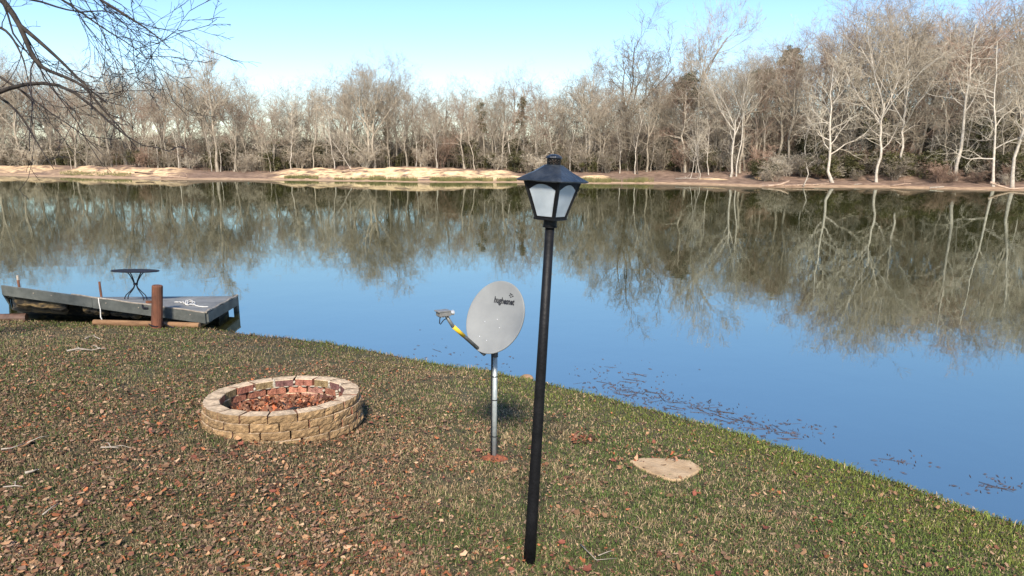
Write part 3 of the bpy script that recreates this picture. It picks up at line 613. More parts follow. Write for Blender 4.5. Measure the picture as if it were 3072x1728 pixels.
link('crown', np_mesh('near_crown', *(lambda A: (A[0], [A[1]]))(join(tw)), M['near_twig']), nt_e)
tag(nt_e, 'bare dark tree on the near bank whose drooping branches hang into the sky', 'tree')

# ------------------------------------------------------------------ dock
fasc = .21
cA, cB, cC = at_y(9, 855, 14.0), at_y(617, 938, 13.5), at_y(709, 889, 15.4)
cD = at_y(30, 893, 16.2)
def deckp(s, w):   # s along near edge, w towards the river
    return cA*(1-s)*(1-w)+cB*s*(1-w)+cC*s*w+cD*(1-s)*w
dk = empty('floating_dock', (cA+cB+cC+cD)/4 - Vector((0, 0, .5))); off = -Vector(dk.location)
n_s, n_w = 24, 10
m = MB(); G = [[deckp(i/n_s, j/n_w)+off for j in range(n_w+1)] for i in range(n_s+1)]
V = [p for r in G for p in r]+[p-Vector((0, 0, .04)) for r in G for p in r]; nn = (n_s+1)*(n_w+1); idx = lambda i, j: i*(n_w+1)+j
F = []
for i in range(n_s):
    for j in range(n_w): F += [(idx(i, j), idx(i+1, j), idx(i+1, j+1), idx(i, j+1)), (nn+idx(i, j), nn+idx(i, j+1), nn+idx(i+1, j+1), nn+idx(i+1, j))]
for i in range(n_s): F += [(idx(i, 0), nn+idx(i, 0), nn+idx(i+1, 0), idx(i+1, 0)), (idx(i, n_w), idx(i+1, n_w), nn+idx(i+1, n_w), nn+idx(i, n_w))]
for j in range(n_w): F += [(idx(0, j), idx(0, j+1), nn+idx(0, j+1), nn+idx(0, j)), (idx(n_s, j), nn+idx(n_s, j), nn+idx(n_s, j+1), idx(n_s, j+1))]
m.add(V, F).build('deck', M['dock_top'], dk)
def board(p0, p1, h, th, top=0.0, outward=Vector((0, -1, 0)), n=1):
    """board hung below the line p0-p1"""
    rs = []
    for i in range(n+1):
        p = p0+(p1-p0)*i/n+Vector((0, 0, top))+off; rs.append([p, p+outward*th, p+outward*th-Vector((0, 0, h)), p-Vector((0, 0, h))])
    return MB().loft(rs)
Ld = (cB-cA).normalized(); sideo = (cC-cB).normalized().cross(Vector((0, 0, 1))).normalized()
board(cA, deckp(.45, 0), fasc, .045, -.003, n=4).build('fascia_board', M['dock_paint'], dk, bevel=.006)
board(deckp(.45, 0)+Ld*.004, cB, fasc*1.02, .045, -.006, n=4).build('fascia_board', M['dock_paint'], dk, bevel=.006)
board(cB+Ld*.004, cC, fasc*.95, .045, -.003, sideo, n=3).build('fascia_board', M['dock_paint'], dk, bevel=.006)
board(cA, cD, fasc*.95, -.045, -.003, sideo, n=3).build('fascia_board', M['dock_paint'], dk, bevel=.006)
board(cC, cD, fasc*.95, .045, -.003, Vector((0, 1, 0)), n=3).build('fascia_board', M['dock_paint'], dk, bevel=.006)
tr1 = MB().tube([deckp(s, 0)+off+Vector((0, -.035, .012+.006*math.sin(s*37))) for s in np.linspace(.35, 1, 14)], [.016]*14, 6); tr1.build('peeling_trim', M['dock_raw'], dk)
tr2 = MB().tube([deckp(1, w)+off+Vector((.02, 0, .02+.012*math.sin(w*19))) for w in np.linspace(-.02, 1, 12)], [.022, .03, .02, .022, .018, .02, .024, .02, .026, .02, .03, .034], 6); tr2.build('peeling_trim', M['dock_raw'], dk)
for s in (.16, .25, .52, .68, .93): MB().tube([deckp(s, 0)+off+Vector((0, -.045, -.07)), deckp(s, 0)+off+Vector((0, -.058, -.07))], .012, 8).build('bolt', M['dock_raw'], dk)
MB().tube([deckp(.70, 0)+off+Vector((0, -.05, .0)), deckp(.70, 0)+off+Vector((.02, -.09, -.05)), deckp(.72, 0)+off+Vector((.03, -.06, -.06))], .02, 6).build('cleat', M['iron'], dk)
def float_billet(s0, s1, w0, w1, dep):
    rs = []; k = 13
    for i in range(k):
        s = s0+(s1-s0)*i/(k-1); g = .022 if i % 4 == 0 else 0
        if i in (0, k-1): g = .05
        a = deckp(s, w0)+off-Vector((0, 0, fasc*.8)); b = deckp(s, w1)+off-Vector((0, 0, fasc*.8)); dz = Vector((0, 0, dep-g))
        y = Vector((0, g, 0)); c = Vector((0, .06, .0)); e = Vector((0, 0, .06))
        rs.append([a+y, b-y, b-y-dz+e, b-y-c-dz, a+y+c-dz, a+y-dz+e])
    return MB().loft(rs)
float_billet(.03, .30, .03, .45, .27).build('float', M['float'], dk)
float_billet(.38, .50, .03, .45, .22).build('float', M['float'], dk)
float_billet(.51, .66, .05, .45, .20).build('float', M['float'], dk)
float_billet(.72, .97, .08, .45, .22).build('float', M['float'], dk)
float_billet(.03, .45, .55, .95, .40).build('float', M['float'], dk)
float_billet(.52, .97, .55, .97, .36).build('float', M['float'], dk)
MB().box(cC+off+Vector((-.03, .02, -.28)), (.10, .10, .62)).build('corner_post', M['dock_paint'], dk, bevel=.01)
tag(dk, 'warped grey floating dock with stained billets, beached on the grassy bank', 'dock')

# rope coil on the deck, rope over the fascia
pts = []
for i in range(90):
    f = i/89; k_ = math.exp(-((f-.35)/.16)**2)
    pts.append(deckp(.80+.17*f+.022*k_*math.cos(i*.9), .34+.10*math.sin(f*5+.5)+.20*k_*math.sin(i*.83))+Vector((0, 0, .012+.012*k_*abs(math.sin(i*.4)))))
tag(MB().tube(pts, .011, 6).build('rope', M['rope'], smooth=True), 'loose heap of white rope lying on the grey dock deck', 'rope')
p0 = deckp(.49, .03); fr_ = deckp(.485, 0)
rp = [p0+Vector((.02, 0, .014)), fr_+Vector((0, -.045, .012)), fr_+Vector((.01, -.065, -.06)), fr_+Vector((.03, -.075, -.22)), fr_+Vector((.02, -.08, -.38)), at_y(312, 970, fr_.y-.14)]
tag(MB().tube(rp, .011, 6).build('rope', M['rope'], smooth=True), 'single white rope hanging straight down the dock fascia to the grass', 'rope')
# stakes behind the dock
for i, (u, v0, v1, Y, lab) in enumerate(((52, 826, 870, 16.9, 'thin stake with pale tip behind the raised end of the dock'), (298, 845, 892, 16.6, 'thin rusty stake standing behind the middle of the dock'))):
    a = at_y(u, v0, Y); bse = Vector((a.x+.02, Y, -.55))
    e = empty('mooring_stake', bse); MB().tube([(0, 0, 0), a-bse-Vector((0, 0, .12))], .028, 8).build('shaft', M['rust_post'], e); MB().tube([a-bse-Vector((0, 0, .12)), a-bse], .026, 8).build('tip', M['stick' if i == 0 else 'rust_post'], e)
    tag(e, lab, 'stake')
# rusty post on the bank
pb = hit(467, 984); pb = Vector((at_z(467, 984, pb.z).x, pb.y, pb.z)); pt = at_y(472, 856, pb.y)
e = empty('mooring_post', pb-Vector((0, 0, .15)))
up = pt-Vector(e.location); rp_ = 15.5*pb.y/FPX*1.0
MB().tube([(0, 0, 0), up*.5+Vector((.004, 0, 0)), up*.985, up], [rp_*1.06, rp_*1.02, rp_, rp_*.9], 16).build('shaft', M['rust_post'], e, bevel=.004)
MB().box(up*.60+Vector((-.12, .05, .06)), (.22, .05, .05)).build('bracket', M['rust_post'], e)
MB().tube([(math.cos(a)*rp_*1.25*(1+.15*math.sin(3*a)), math.sin(a)*rp_*1.25, .20+.03*math.sin(2*a)+.03*a*.2) for a in np.linspace(0, 7.4, 26)]+[(.28, -.03, .20), (.40, -.05, .16)], .011, 6).build('cable', M['iron'], e)
tag(e, 'rust-brown wooden mooring post standing in the grass before the dock', 'post')
# timbers at the edge
a, b_ = hit(278, 976), hit(596, 986)
tag(MB().tube([Vector((a.x, a.y+.05, a.z+.05)), (a+b_)/2+Vector((0, .05, .05)), Vector((b_.x, b_.y+.05, b_.z+.05))], [.06, .063, .058], 14).build('landscape_timber', M['timber'], bevel=.006), 'long orange-brown round timber lying on the bank along the dock', 'timber')
a = at_y(-60, 955, 14.2); b_ = at_y(80, 952, 14.4)
tag(MB().tube([(a.x, a.y, a.z), (b_.x, b_.y, b_.z)], .09, 12).build('landscape_timber', M['wetstick']), 'dark log under the raised end of the dock', 'timber')

# bistro table standing on the deck
tc_ = at_y(398, 812, 14.5); s_, w_ = .62, .42
best = min(((deckp(s, w)-Vector((tc_.x, tc_.y, deckp(s, w).z))).length, s, w) for s in np.linspace(.4, .9, 51) for w in np.linspace(0, 1, 41)); dz_ = deckp(best[1], best[2]).z
bt = empty('bistro_table', (tc_.x, tc_.y, dz_)); hT = tc_.z-dz_; rT = 66*tc_.y/FPX
bt.rotation_euler = (math.radians(-6.0), math.radians(2.0), 0)
MB().loft([ring(rT-.012, hT-.022, 40), ring(rT, hT-.016, 40), ring(rT, hT-.004, 40), ring(rT-.01, hT, 40)]).build('tabletop', M['iron'], bt)
for a in map(math.radians, (-17, 17, 163, 197)):
    prof = [(.46, 0), (.455, .07), (.40, .16), (.24, .28), (.10, .40), (.055, .48), (.06, .54), (.11, .66), (.22, .82), (.37, .97)]
    MB().tube([(math.cos(a)*r_*rT, math.sin(a)*r_*rT, z_*hT) for r_, z_ in prof], .0115, 6).build('leg', M['iron'], bt, smooth=True)
MB().tube([(0, 0, hT*.50), (0, 0, hT*.57)], .045, 12).build('leg_ring', M['iron'], bt)
tag(bt, 'round black wrought-iron bistro table with curved legs on the dock', 'table')

# ------------------------------------------------------------------ fire pit
fpb = hit(858, 1330); sc = Vector((fpb.x, fpb.y, 0)).normalized(); dep_f = fpb.y*CP+(H_CAM-fpb.z)*SP
R_out = 234.5*(dep_f+.75)/FPX*.94
fpc = Vector((fpb.x, fpb.y, 0)) + sc*R_out; zb = fpb.z-.055
TILT = math.radians(-4.5); fp = empty('fire_pit', (fpc.x, fpc.y, zb-.055), (TILT, 0, 0))
NB, BH, BD = 18, .083, .16
def block_mesh(seed, half=1.0):
    rng = np.random.default_rng(seed); wf = 2*math.pi*R_out/NB*.972/2; wb = 2*math.pi*(R_out-BD)/NB*.90/2
    nx_, nz_2 = 9, 5; Vv = []; C = []; Fv = []
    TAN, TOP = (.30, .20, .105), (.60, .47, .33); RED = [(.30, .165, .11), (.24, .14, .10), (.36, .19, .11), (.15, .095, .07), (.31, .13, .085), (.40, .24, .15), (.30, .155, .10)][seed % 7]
    g = rng.uniform(-1, 1)*.05
    # front face grid (rough), arcs slightly
    for i in range(nx_):
        for k in range(nz_2):
            u = -1+2*i/(nx_-1); w = k/(nz_2-1); ed = min(1-abs(u), w*1.2, (1-w)*1.2)
            bulge = .009*min(1, ed*6)+rng.normal(0, .0055)
            Vv.append((u*wf*(1 if abs(u) < .99 else .985), -bulge+.012*u*u, w*(BH-.004)+rng.normal(0, .001))); q_ = rng.uniform(.6, 1.2); C.append(tuple(c*q_ for c in TAN))
    gi = lambda i, k: i*nz_2+k
    for i in range(nx_-1):
        for k in range(nz_2-1): Fv.append((gi(i, k), gi(i+1, k), gi(i+1, k+1), gi(i, k+1)))
    # sides, top, bottom, back: separate vertices so that each keeps its colour
    def quad(P, c):
        b = len(Vv); Vv.extend(P); C.extend([c]*len(P)); Fv.append(tuple(range(b, b+len(P))))
    h = BH-.004; bev = .006
    fl, fr = -wf, wf; y0, y1 = .012, BD
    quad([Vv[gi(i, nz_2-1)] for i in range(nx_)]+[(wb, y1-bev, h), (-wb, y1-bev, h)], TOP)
    quad([Vv[gi(i, 0)] for i in range(nx_-1, -1, -1)]+[(-wb, y1, 0), (wb, y1, 0)], TAN)
    quad([Vv[gi(0, k)] for k in range(nz_2)]+[(-wb, y1, h-bev), (-wb, y1, 0)], RED); quad([Vv[gi(nx_-1, k)] for k in range(nz_2-1, -1, -1)]+[(wb, y1, 0), (wb, y1, h-bev)], RED)
    RD = tuple(c*rng.uniform(.8, 1.2) for c in RED)
    for x0, x1, ya, yb in ((-wb, -.006, y1, y1), (-.006, 0, y1, y1-.008), (0, .006, y1-.008, y1), (.006, wb, y1, y1)):
        quad([(x1, yb, 0), (x0, ya, 0), (x0, ya, h-bev), (x1, yb, h-bev)], RD)
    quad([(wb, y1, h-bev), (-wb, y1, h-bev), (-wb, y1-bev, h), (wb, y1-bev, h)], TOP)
    me = bpy.data.meshes.new('brick'); me.from_pydata(Vv, [], Fv); me.update(); a = me.color_attributes.new('Col', 'FLOAT_COLOR', 'POINT'); a.data.foreach_set('color', [x for c in C for x in (*c, 1.)])
    me.materials.append(M['block']); return me
BM_ = [block_mesh(600+i) for i in range(7)]
rb = random.Random(8); NC = 4
for c_ in range(NC):
    ph = (.5 if c_ % 2 else 0)+.13*c_
    for i in range(NB):
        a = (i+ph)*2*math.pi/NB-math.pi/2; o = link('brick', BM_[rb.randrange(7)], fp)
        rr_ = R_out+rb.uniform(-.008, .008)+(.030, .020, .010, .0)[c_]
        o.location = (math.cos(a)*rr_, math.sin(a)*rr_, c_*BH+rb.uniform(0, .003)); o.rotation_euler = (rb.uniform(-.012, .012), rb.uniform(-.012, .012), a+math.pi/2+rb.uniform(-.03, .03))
# mortar lumps between the far blocks
def lump(seed, r):
    rng = np.random.default_rng(seed); n = 8; rings_ = []
    for i in range(5):
        ph = math.pi*(i+.35)/5.7; rings_.append([(r*math.sin(ph)*math.cos(k*2*math.pi/n)*rng.uniform(.7, 1.2), r*math.sin(ph)*math.sin(k*2*math.pi/n)*rng.uniform(.7, 1.2), r*1.25*math.cos(ph)) for k in range(n)])
    return MB().loft(rings_).mesh('mortar', M['mortar'], True)
LM = [lump(i, .022) for i in range(4)]
for c_ in (1, 2, 3):
    ph = (.5 if c_ % 2 else 0)+.13*c_+.5
    for i in range(NB):
        a = (i+ph)*2*math.pi/NB-math.pi/2
        if not (-.1 < math.sin(a) and -.75 < math.cos(a) < .8): continue
        for kz in range(3):
            if rb.random() < .62: continue
            o = link('mortar', LM[rb.randrange(4)], fp, (math.cos(a)*(R_out-BD+.018), math.sin(a)*(R_out-BD+.018), c_*BH+.012+kz*.028)); o.rotation_euler = (rb.uniform(0, 6), rb.uniform(0, 6), 0); o.scale = (rb.uniform(.6, 1.1), rb.uniform(.6, 1.0), rb.uniform(.8, 1.3))
for i in range(9):
    a = math.radians(70+i*9); o = link('mortar', LM[i % 4], fp, (math.cos(a)*(R_out-BD+.01), math.sin(a)*(R_out-BD+.01), 3*BH-.004)); o.scale = (1.6, .9, .35); o.rotation_euler = (0, 0, a+1.57)
tag(fp, 'round fire pit of stacked tan retaining-wall blocks with reddish inner faces', 'fire pit')
PIT_Z = zb-.055+1.5*BH
def pit_z(x, y): return PIT_Z-(np.asarray(y)-fpc.y)*.11
m = MB().loft([[(p[0], p[1], p[2]-p[1]*.11) for p in rg_] for rg_ in (ring(R_out-BD+.03, 0, 28), ring(R_out-BD-.02, .015, 28), ring(.4, .03, 28), ring(.1, .035, 28))]); tag(m.build('ash_bed', mat_noise('ash', (.03, .02, .016), (.10, .06, .045), 12, .95, .6), None, loc=(fpc.x, fpc.y, PIT_Z-.05)), 'dark bed of ash and soil filling the fire pit', 'ash')

def char_stick(u0, v0, u1, v1, r, lab):
    a = at_z(u0, v0, PIT_Z+.06); b = at_z(u1, v1, PIT_Z+.075); a.z = pit_z(a.x, a.y)+.05; b.z = pit_z(b.x, b.y)+.06
    tag(MB().tube([a, a*.6+b*.4+Vector((0, .01, .008)), b], [r*.8, r, r*.7], 9).build('charred_log', M['char']), lab, 'charred wood')
char_stick(862, 1238, 897, 1222, .028, 'larger charred black log on the leaves in the fire pit')
char_stick(838, 1203, 858, 1212, .018, 'small charred black stick in the middle of the fire pit')

# ------------------------------------------------------------------ leaves
def leaf_shape(kind, rng):
    """outline of a dry leaf as a fan, length 1; curled"""
    if kind == 0: ang = np.linspace(0, 2*math.pi, 14, endpoint=False); r = .42*(1+.16*np.cos(5*ang))*(1+rng.normal(0, .17, 14))
    elif kind == 1: ang = np.linspace(0, 2*math.pi, 12, endpoint=False); r = np.abs(.5/np.sqrt((np.cos(ang))**2+(np.sin(ang)/.45)**2))*(1+rng.normal(0, .06, 12))
    else: ang = np.linspace(0, 2*math.pi, 16, endpoint=False); r = np.abs(.5/np.sqrt((np.cos(ang))**2+(np.sin(ang)/.62)**2))*(1+.22*np.cos(7*ang))
    x = r*np.cos(ang); y = r*np.sin(ang); cu = rng.uniform(.6, 1.9); cv = rng.uniform(-.4, .5)
    z = cu*y*y+cv*x*x+rng.normal(0, .025, len(x))
    V = np.concatenate([[[0, 0, -.02]], np.c_[x, y, z]]); n = len(ang); F = np.array([[0, 1+i, 1+(i+1) % n] for i in range(n)])
    return V, F
lr = np.random.default_rng(3)
SHAPES = [leaf_shape(i % 3, lr) for i in range(9)]
PAL = np.array([(.23, .12, .065), (.32, .185, .10), (.13, .07, .042), (.40, .27, .165), (.18, .075, .045), (.075, .042, .028), (.27, .17, .11), (.29, .105, .045), (.17, .105, .07)])
def small_leaf(i):
    n = 7; a = np.arange(n)*2*math.pi/n; q_ = np.abs(.5/np.sqrt(np.cos(a)**2+(np.sin(a)/lr.uniform(.4, .8))**2))*(1+lr.normal(0, .22, n)); x, y = q_*np.cos(a), q_*np.sin(a)
    V = np.c_[x, y, lr.uniform(.3, 1.6)*y*y+lr.uniform(-.5, .8)*x*x+lr.normal(0, .04, n)]; return V, np.array([[0, j, j+1] for j in range(1, n-1)])
SMALL = [small_leaf(i) for i in range(12)]
def scatter_leaves(x, y, z, size, tilt=.35, SHAPES=SMALL):
    Vs = []; Fs = []; Cs = []; b = 0; n = len(x); kind = lr.integers(0, len(SHAPES), n)
    for k in range(len(SHAPES)):
        s = np.where(kind == k)[0]
        if not len(s): continue
        V, F = SHAPES[k]; az = lr.uniform(0, 6.28, len(s)); tx = lr.normal(0, tilt, len(s)); ty = lr.normal(0, tilt, len(s)); sz = size[s]*lr.uniform(.55, 1.3, len(s))
        ca, sa = np.cos(az), np.sin(az); px = V[None, :, 0]*sz[:, None]; py = V[None, :, 1]*sz[:, None]; pz = V[None, :, 2]*sz[:, None]
        rx = px*ca[:, None]-py*sa[:, None]; ry = px*sa[:, None]+py*ca[:, None]; rz = pz+rx*tx[:, None]+ry*ty[:, None]
        W = np.stack([rx+x[s][:, None], ry+y[s][:, None], rz+z[s][:, None]], -1).reshape(-1, 3)
        nv = len(V); FF = (F[None]+(np.arange(len(s))*nv)[:, None, None]).reshape(-1, 3)
        col = PAL[lr.integers(0, len(PAL), len(s))]*lr.uniform(.5, 1.3, (len(s), 1))
        Vs.append(W); Fs.append(FF+b); Cs.append(np.repeat(col, nv, 0)); b += len(W)
    return np.concatenate(Vs), np.concatenate(Fs), np.concatenate(Cs)
pit = (fpc.x, fpc.y)
def leafiness(x, y):      # heavier on the left and towards the front
    n = fbm(x*.8, y*.8, 23, 4)
    return np.clip((.16+.84*(1-sstep(-3.2, 1.2, x+.25*(y-6))))*(.12+1.7*sstep(.25, .7, n)), .04, 1)*(1-.55*sstep(8.5, 11.5, y))
def lawn_pts(n, y0=3.0, y1=15.0, power=1.0):
    y = y0*(y1/y0)**lr.random(n) if power else lr.uniform(y0, y1, n)
    x = lr.uniform(-1, 1, n)*(y*.92+1.4)
    d = shore_d(x, y); k = (d > .02) & (np.hypot(x-pit[0], y-pit[1]) > R_out-.01); return x[k], y[k], d[k]
x, y, d = lawn_pts(150000)
k = (lr.random(len(x)) < leafiness(x, y)*(.8+.5*(1-sstep(-2, 2, x)))); x, y = x[k], y[k]
z = lawn_z(x, y)+lr.uniform(.006, .032, len(x))
size = lr.choice([.018, .029, .043], len(x), p=[.55, .35, .10])
V, F, C = scatter_leaves(x, y, z, size, .25)
tag(link('leaf_litter', np_mesh('leaf_litter', V, [F], M['leaf'], C)), 'scatter of small dry brown leaves lying over the lawn', 'leaves', kind='stuff')
# litter inside the pit and drifts
def drift_leaves(name, cx, cy, r, n, zf, label, size=.07, tilt=.6, mound=.02):
    a = lr.uniform(0, 6.28, n); rr = r*np.sqrt(lr.random(n)); x = cx+rr*np.cos(a); y = cy+rr*np.sin(a); z = zf(x, y)+lr.uniform(.0, .035, n)+mound*(1-(rr/r)**2)
    V, F, C = scatter_leaves(x, y, z, np.full(n, size), tilt); C = C*np.array([1.0, .80, .78]); return tag(link(name, np_mesh(name, V, [F], M['leaf'], C)), label, 'leaves', kind='stuff')
drift_leaves('leaf_litter', fpc.x, fpc.y, R_out-BD-.04, 2600, lambda x, y: pit_z(x, y), 'red-brown dry leaves filling the fire pit', .055, .7)
h1 = hit(1748, 1328); drift_leaves('leaf_litter', h1.x, h1.y, .16, 45, lambda x, y: lawn_z(x, y)+.02, 'small drift of red leaves on the grass past the lamp post', .045)
h2 = hit(2000, 1380); h3 = hit(1890, 1376)
for hh_, n_, rr_ in ((h2, 26, .22), (h3, 26, .25)): drift_leaves('leaf_litter', hh_.x, hh_.y+.05, rr_, n_, lambda x, y: lawn_z(x, y)+.02, 'brown leaves caught along the back edge of the flat stone', .036)
# separate leaves one can pick out, largest and nearest
LMESH = []
for i in range(9):
    V, F = SHAPES[i]; LMESH.append([np_mesh('fallen_leaf', V, [F], M[mm], smooth=True) for mm in ('leaf_ind', 'leaf_red')])
x, y, d = lawn_pts(1500, 3.6, 7.5); k = lr.random(len(x)) < .30+.7*leafiness(x, y); x, y = x[k][:290], y[k][:290]
for i in range(len(x)):
    red = lr.random() < .30; o = link('fallen_leaf', LMESH[int(lr.integers(9))][int(red)], None, (x[i], y[i], lz(x[i], y[i])+.034)); s = lr.uniform(.04, .072); o.scale = (s, s, s)
    o.rotation_euler = (lr.normal(0, .3), lr.normal(0, .3), lr.uniform(0, 6.28))
    tag(o, 'dry red fallen leaf lying on the lawn' if red else 'dry brown fallen leaf lying on the lawn', 'leaf', 'red fallen leaves on the lawn' if red else 'brown fallen leaves on the lawn')

# ------------------------------------------------------------------ grass
x, y, d = lawn_pts(470000, 3.3, 15.5)
slab_c = hit(1998, 1408); base_l = hit(1588, 1690); base_d = hit(1482, 1377)
bare = (np.hypot((x-base_d.x)/.17, (y-base_d.y)/.12) < 1) | (np.hypot((x-slab_c.x)/.34, (y-slab_c.y-.02)/.22) < 1)
n1 = fbm(x*.9, y*.9, 61, 4); n2 = fbm(x*3.2, y*3.2, 62, 3); n3 = fbm(x*9, y*9, 63, 2)
keep = ~bare & (lr.random(len(x)) < .42+.75*sstep(.32, .58, n1*.5+n2*.5+.18*sstep(-3, 3, x)))
x, y, d, n1, n2, n3 = [q_[keep] for q_ in (x, y, d, n1, n2, n3)]; n = len(x)
z = lawn_z(x, y)
dist = np.hypot(x, y); wd = .0010+.00036*dist; hh = lr.uniform(.014, .044, n)*(.6+.9*n2)*(1+1.1*(d < .22)*lr.random(n))
az = lr.uniform(0, 6.28, n); lean = np.abs(lr.normal(.7, .75, n)); fa = lr.uniform(0, 6.28, n)
dx = np.cos(az)*lean*hh; dy = np.sin(az)*lean*hh; wx = np.cos(fa)*wd; wy = np.sin(fa)*wd
b0 = np.c_[x-wx, y-wy, z-.006]; b1 = np.c_[x+wx, y+wy, z-.006]; m0 = np.c_[x-wx*.8+dx*.4, y-wy*.8+dy*.4, z+hh*.62]; m1_ = np.c_[x+wx*.8+dx*.4, y+wy*.8+dy*.4, z+hh*.62]; tp_ = np.c_[x+dx*1.15, y+dy*1.15, z+hh*(1-.36*np.minimum(lean, 2.0))]
V = np.stack([b0, b1, m0, m1_, tp_], 1).reshape(-1, 3); I = np.arange(n)*5
FQ = np.stack([I, I+1, I+3, I+2], 1); FT = np.stack([I+2, I+3, I+4], 1)
gr = sstep(.34, .76, .55*n1+.45*n3+.26*sstep(-3, 2.5, x)+.12*(d < .8)-.06+lr.normal(0, .10, n))[:, None]
dead = np.array([.36, .265, .15])*(.62+.38*sstep(-3.5, 1.5, x))[:, None]*lr.uniform(.22, 1.35, (n, 1)); green = (np.array([.070, .098, .026])+np.array([.045, .055, .004])*sstep(-1, 5, x)[:, None]*n1[:, None])*lr.uniform(.45, 1.6, (n, 1))+np.array([.05, .03, 0])*(d < 1.2)[:, None]*lr.random((n, 1))
pick = (lr.random((n, 1)) < gr*.85+.05); col = np.where(pick, green, dead)
V_, C_ = V, np.repeat(col, 5, 0)
tag(link('grass', np_mesh('grass', V_, [FQ, FT], M['blade'], C_)), 'short winter grass, part green and part straw, covering the sloping lawn', 'grass', kind='stuff')

# ------------------------------------------------------------------ stones, sticks
outl = [q(u, v) for u, v in ((1584, 1163), (1615, 1157), (1700, 1160), (1738, 1164), (1768, 1184), (1745, 1197), (1712, 1212), (1690, 1213), (1650, 1200), (1610, 1181))]
P = [hit(u, v) for u, v in outl]; cz = sum(p.z for p in P)/len(P)
cen = sum((p for p in P), Vector())/len(P); V = []
rr_ = [[(p-cen)*1.01+cen+Vector((0, 0, -.05)) for p in P], [p+Vector((0, 0, .012)) for p in P], [(p-cen)*.96+cen+Vector((0, 0, .026)) for p in P], [(p-cen)*.5+cen+Vector((0, 0, .03+.004*math.sin(p.x*40))) for p in P], [(p-cen)*.05+cen+Vector((0, 0, .027)) for p in P]]
tag(MB().loft(rr_).build('flat_stone', M['slab']), 'flat tan flagstone set in the grass near the water', 'stone')
def rock(name, loc, r, seed, label, mat='rock', sq=.7):
    rng = np.random.default_rng(seed); n = 14; rings_ = []
    for i in range(8):
        ph = math.pi*(i+.2)/7.4; rings_.append([(r*math.sin(ph)*math.cos(k*2*math.pi/n)*rng.uniform(.9, 1.08), r*math.sin(ph)*math.sin(k*2*math.pi/n)*rng.uniform(.9, 1.08)*.8, r*sq*math.cos(ph)) for k in range(n)])
    return tag(MB().loft(rings_[::-1]).build(name, M[mat], None, True, loc=loc), label, 'rock')
rk = at_z(1580, 1134, .08); rock('boulder', (rk.x, rk.y, .06), .115, 5, 'small rounded tan boulder at the edge of the lawn behind the lamp post')
def fallen_twig(pts, r, label, nb=2, mat='stick'):
    P = [hit(*q(u, v))+Vector((0, 0, .045)) for u, v in pts]; o = MB().tube(P, [r*(1-.6*i/(len(P)-1)) for i in range(len(P))], 6); rr = random.Random(int(pts[0][0]))
    for j in range(nb):
        p = P[rr.randrange(1, len(P))]; e = p+Vector((rr.uniform(-.25, .25), rr.uniform(-.2, .2), .015)); o.tube([p, (p+e)/2+Vector((0, .02, .01)), e], [r*.6, r*.5, r*.2], 5)
    return tag(o.build('fallen_twig', M[mat], smooth=True), label, 'twig')
fallen_twig([(170, 890), (200, 884), (232, 888), (250, 884)], .013, 'branching bleached twig on the grass before the dock', 5)
fallen_twig([(215, 858), (235, 850), (252, 860)], .010, 'small arched bleached twig near the mooring post', 2)
fallen_twig([(65, 1204), (85, 1198), (100, 1193)], .011, 'straight white twig lying on the leafy lawn below the fork twig', 0)
fallen_twig([(5, 1143), (30, 1140), (70, 1126)], .007, 'thin grey twig on the leafy lawn, far from the fire pit', 1)
fallen_twig([(10, 1240), (40, 1236), (60, 1238)], .006, 'thin forked twig beside the straight white twig', 2)
fallen_twig([(255, 1138), (280, 1137), (300, 1140)], .007, 'short pale twig on the leaves near the fire pit', 2)
fallen_twig([(110, 1310), (135, 1290), (150, 1280)], .006, 'slender brown twig on the leafy lawn', 0)
fallen_twig([(1460, 1385), (1500, 1424), (1550, 1420)], .0035, 'crooked pale twig in the grass at the foot of the lamp post', 0)
fallen_twig([(1505, 1412), (1530, 1402), (1545, 1398)], .0035, 'short twig beside the lamp post base', 0)

# floating sticks along the near shore
SM = []
for i in range(6):
    rng = random.Random(i); pts = [(-.5, 0, 0), (-.2, rng.uniform(-.05, .05), .0), (.15, rng.uniform(-.06, .06), .004), (.5, rng.uniform(-.08, .08), 0)]; o = MB().tube(pts, [.02, .028, .024, .012], 6)
    if i % 2: o.tube([(.1, 0, 0), (.25, .12, .02), (.32, .2, .03)], [.016, .012, .006], 5)
    SM.append(o.mesh('floating_stick', M['wetstick'], True))
deb = [(1462, 962), (1500, 972), (1530, 968), (1545, 980), (1560, 985), (1580, 978), (1600, 985), (1575, 995), (1615, 995), (1640, 990), (1660, 1000), (1640, 1008), (1680, 1010), (1700, 1015), (1700, 1025), (1730, 1018), (1745, 1028), (1760, 1035), (1785, 1022), (1790, 1040),
       (1800, 1048), (1820, 1040), (1830, 1055), (1850, 1050), (1865, 1060), (1880, 1058), (1905, 1078), (1925, 1082), (1950, 1075), (1965, 1083), (1985, 1090), (1990, 1070), (2010, 1088), (1975, 1100), (2240, 1155), (2270, 1166), (2340, 1245), (2500, 1222), (2520, 1230), (2490, 1205),
       (1490, 935), (1545, 925), (1620, 945), (1590, 960), (1095, 885), (1230, 915)]
rs = random.Random(21)
for u, v in deb:
    for rep in range(2 if 1540 < u < 1860 else 1):
        p = at_z(*q(u+rs.uniform(-14, 14), v+rs.uniform(-5, 5)), .004)
        if shore_d(np.array([p.x]), np.array([p.y]))[0] > -.15: continue
        o = link('floating_stick', SM[rs.randrange(6)], None, p); s = rs.uniform(.12, .42); o.scale = (s, s*.8, s*.5); o.rotation_euler = (0, 0, rs.gauss(-.35, .45))
        o.scale = (s*.8, s*.30, s*.25); tag(o, 'dark wet stick floating in the shallows beside the lawn edge', 'stick', 'floating sticks along the near shore')
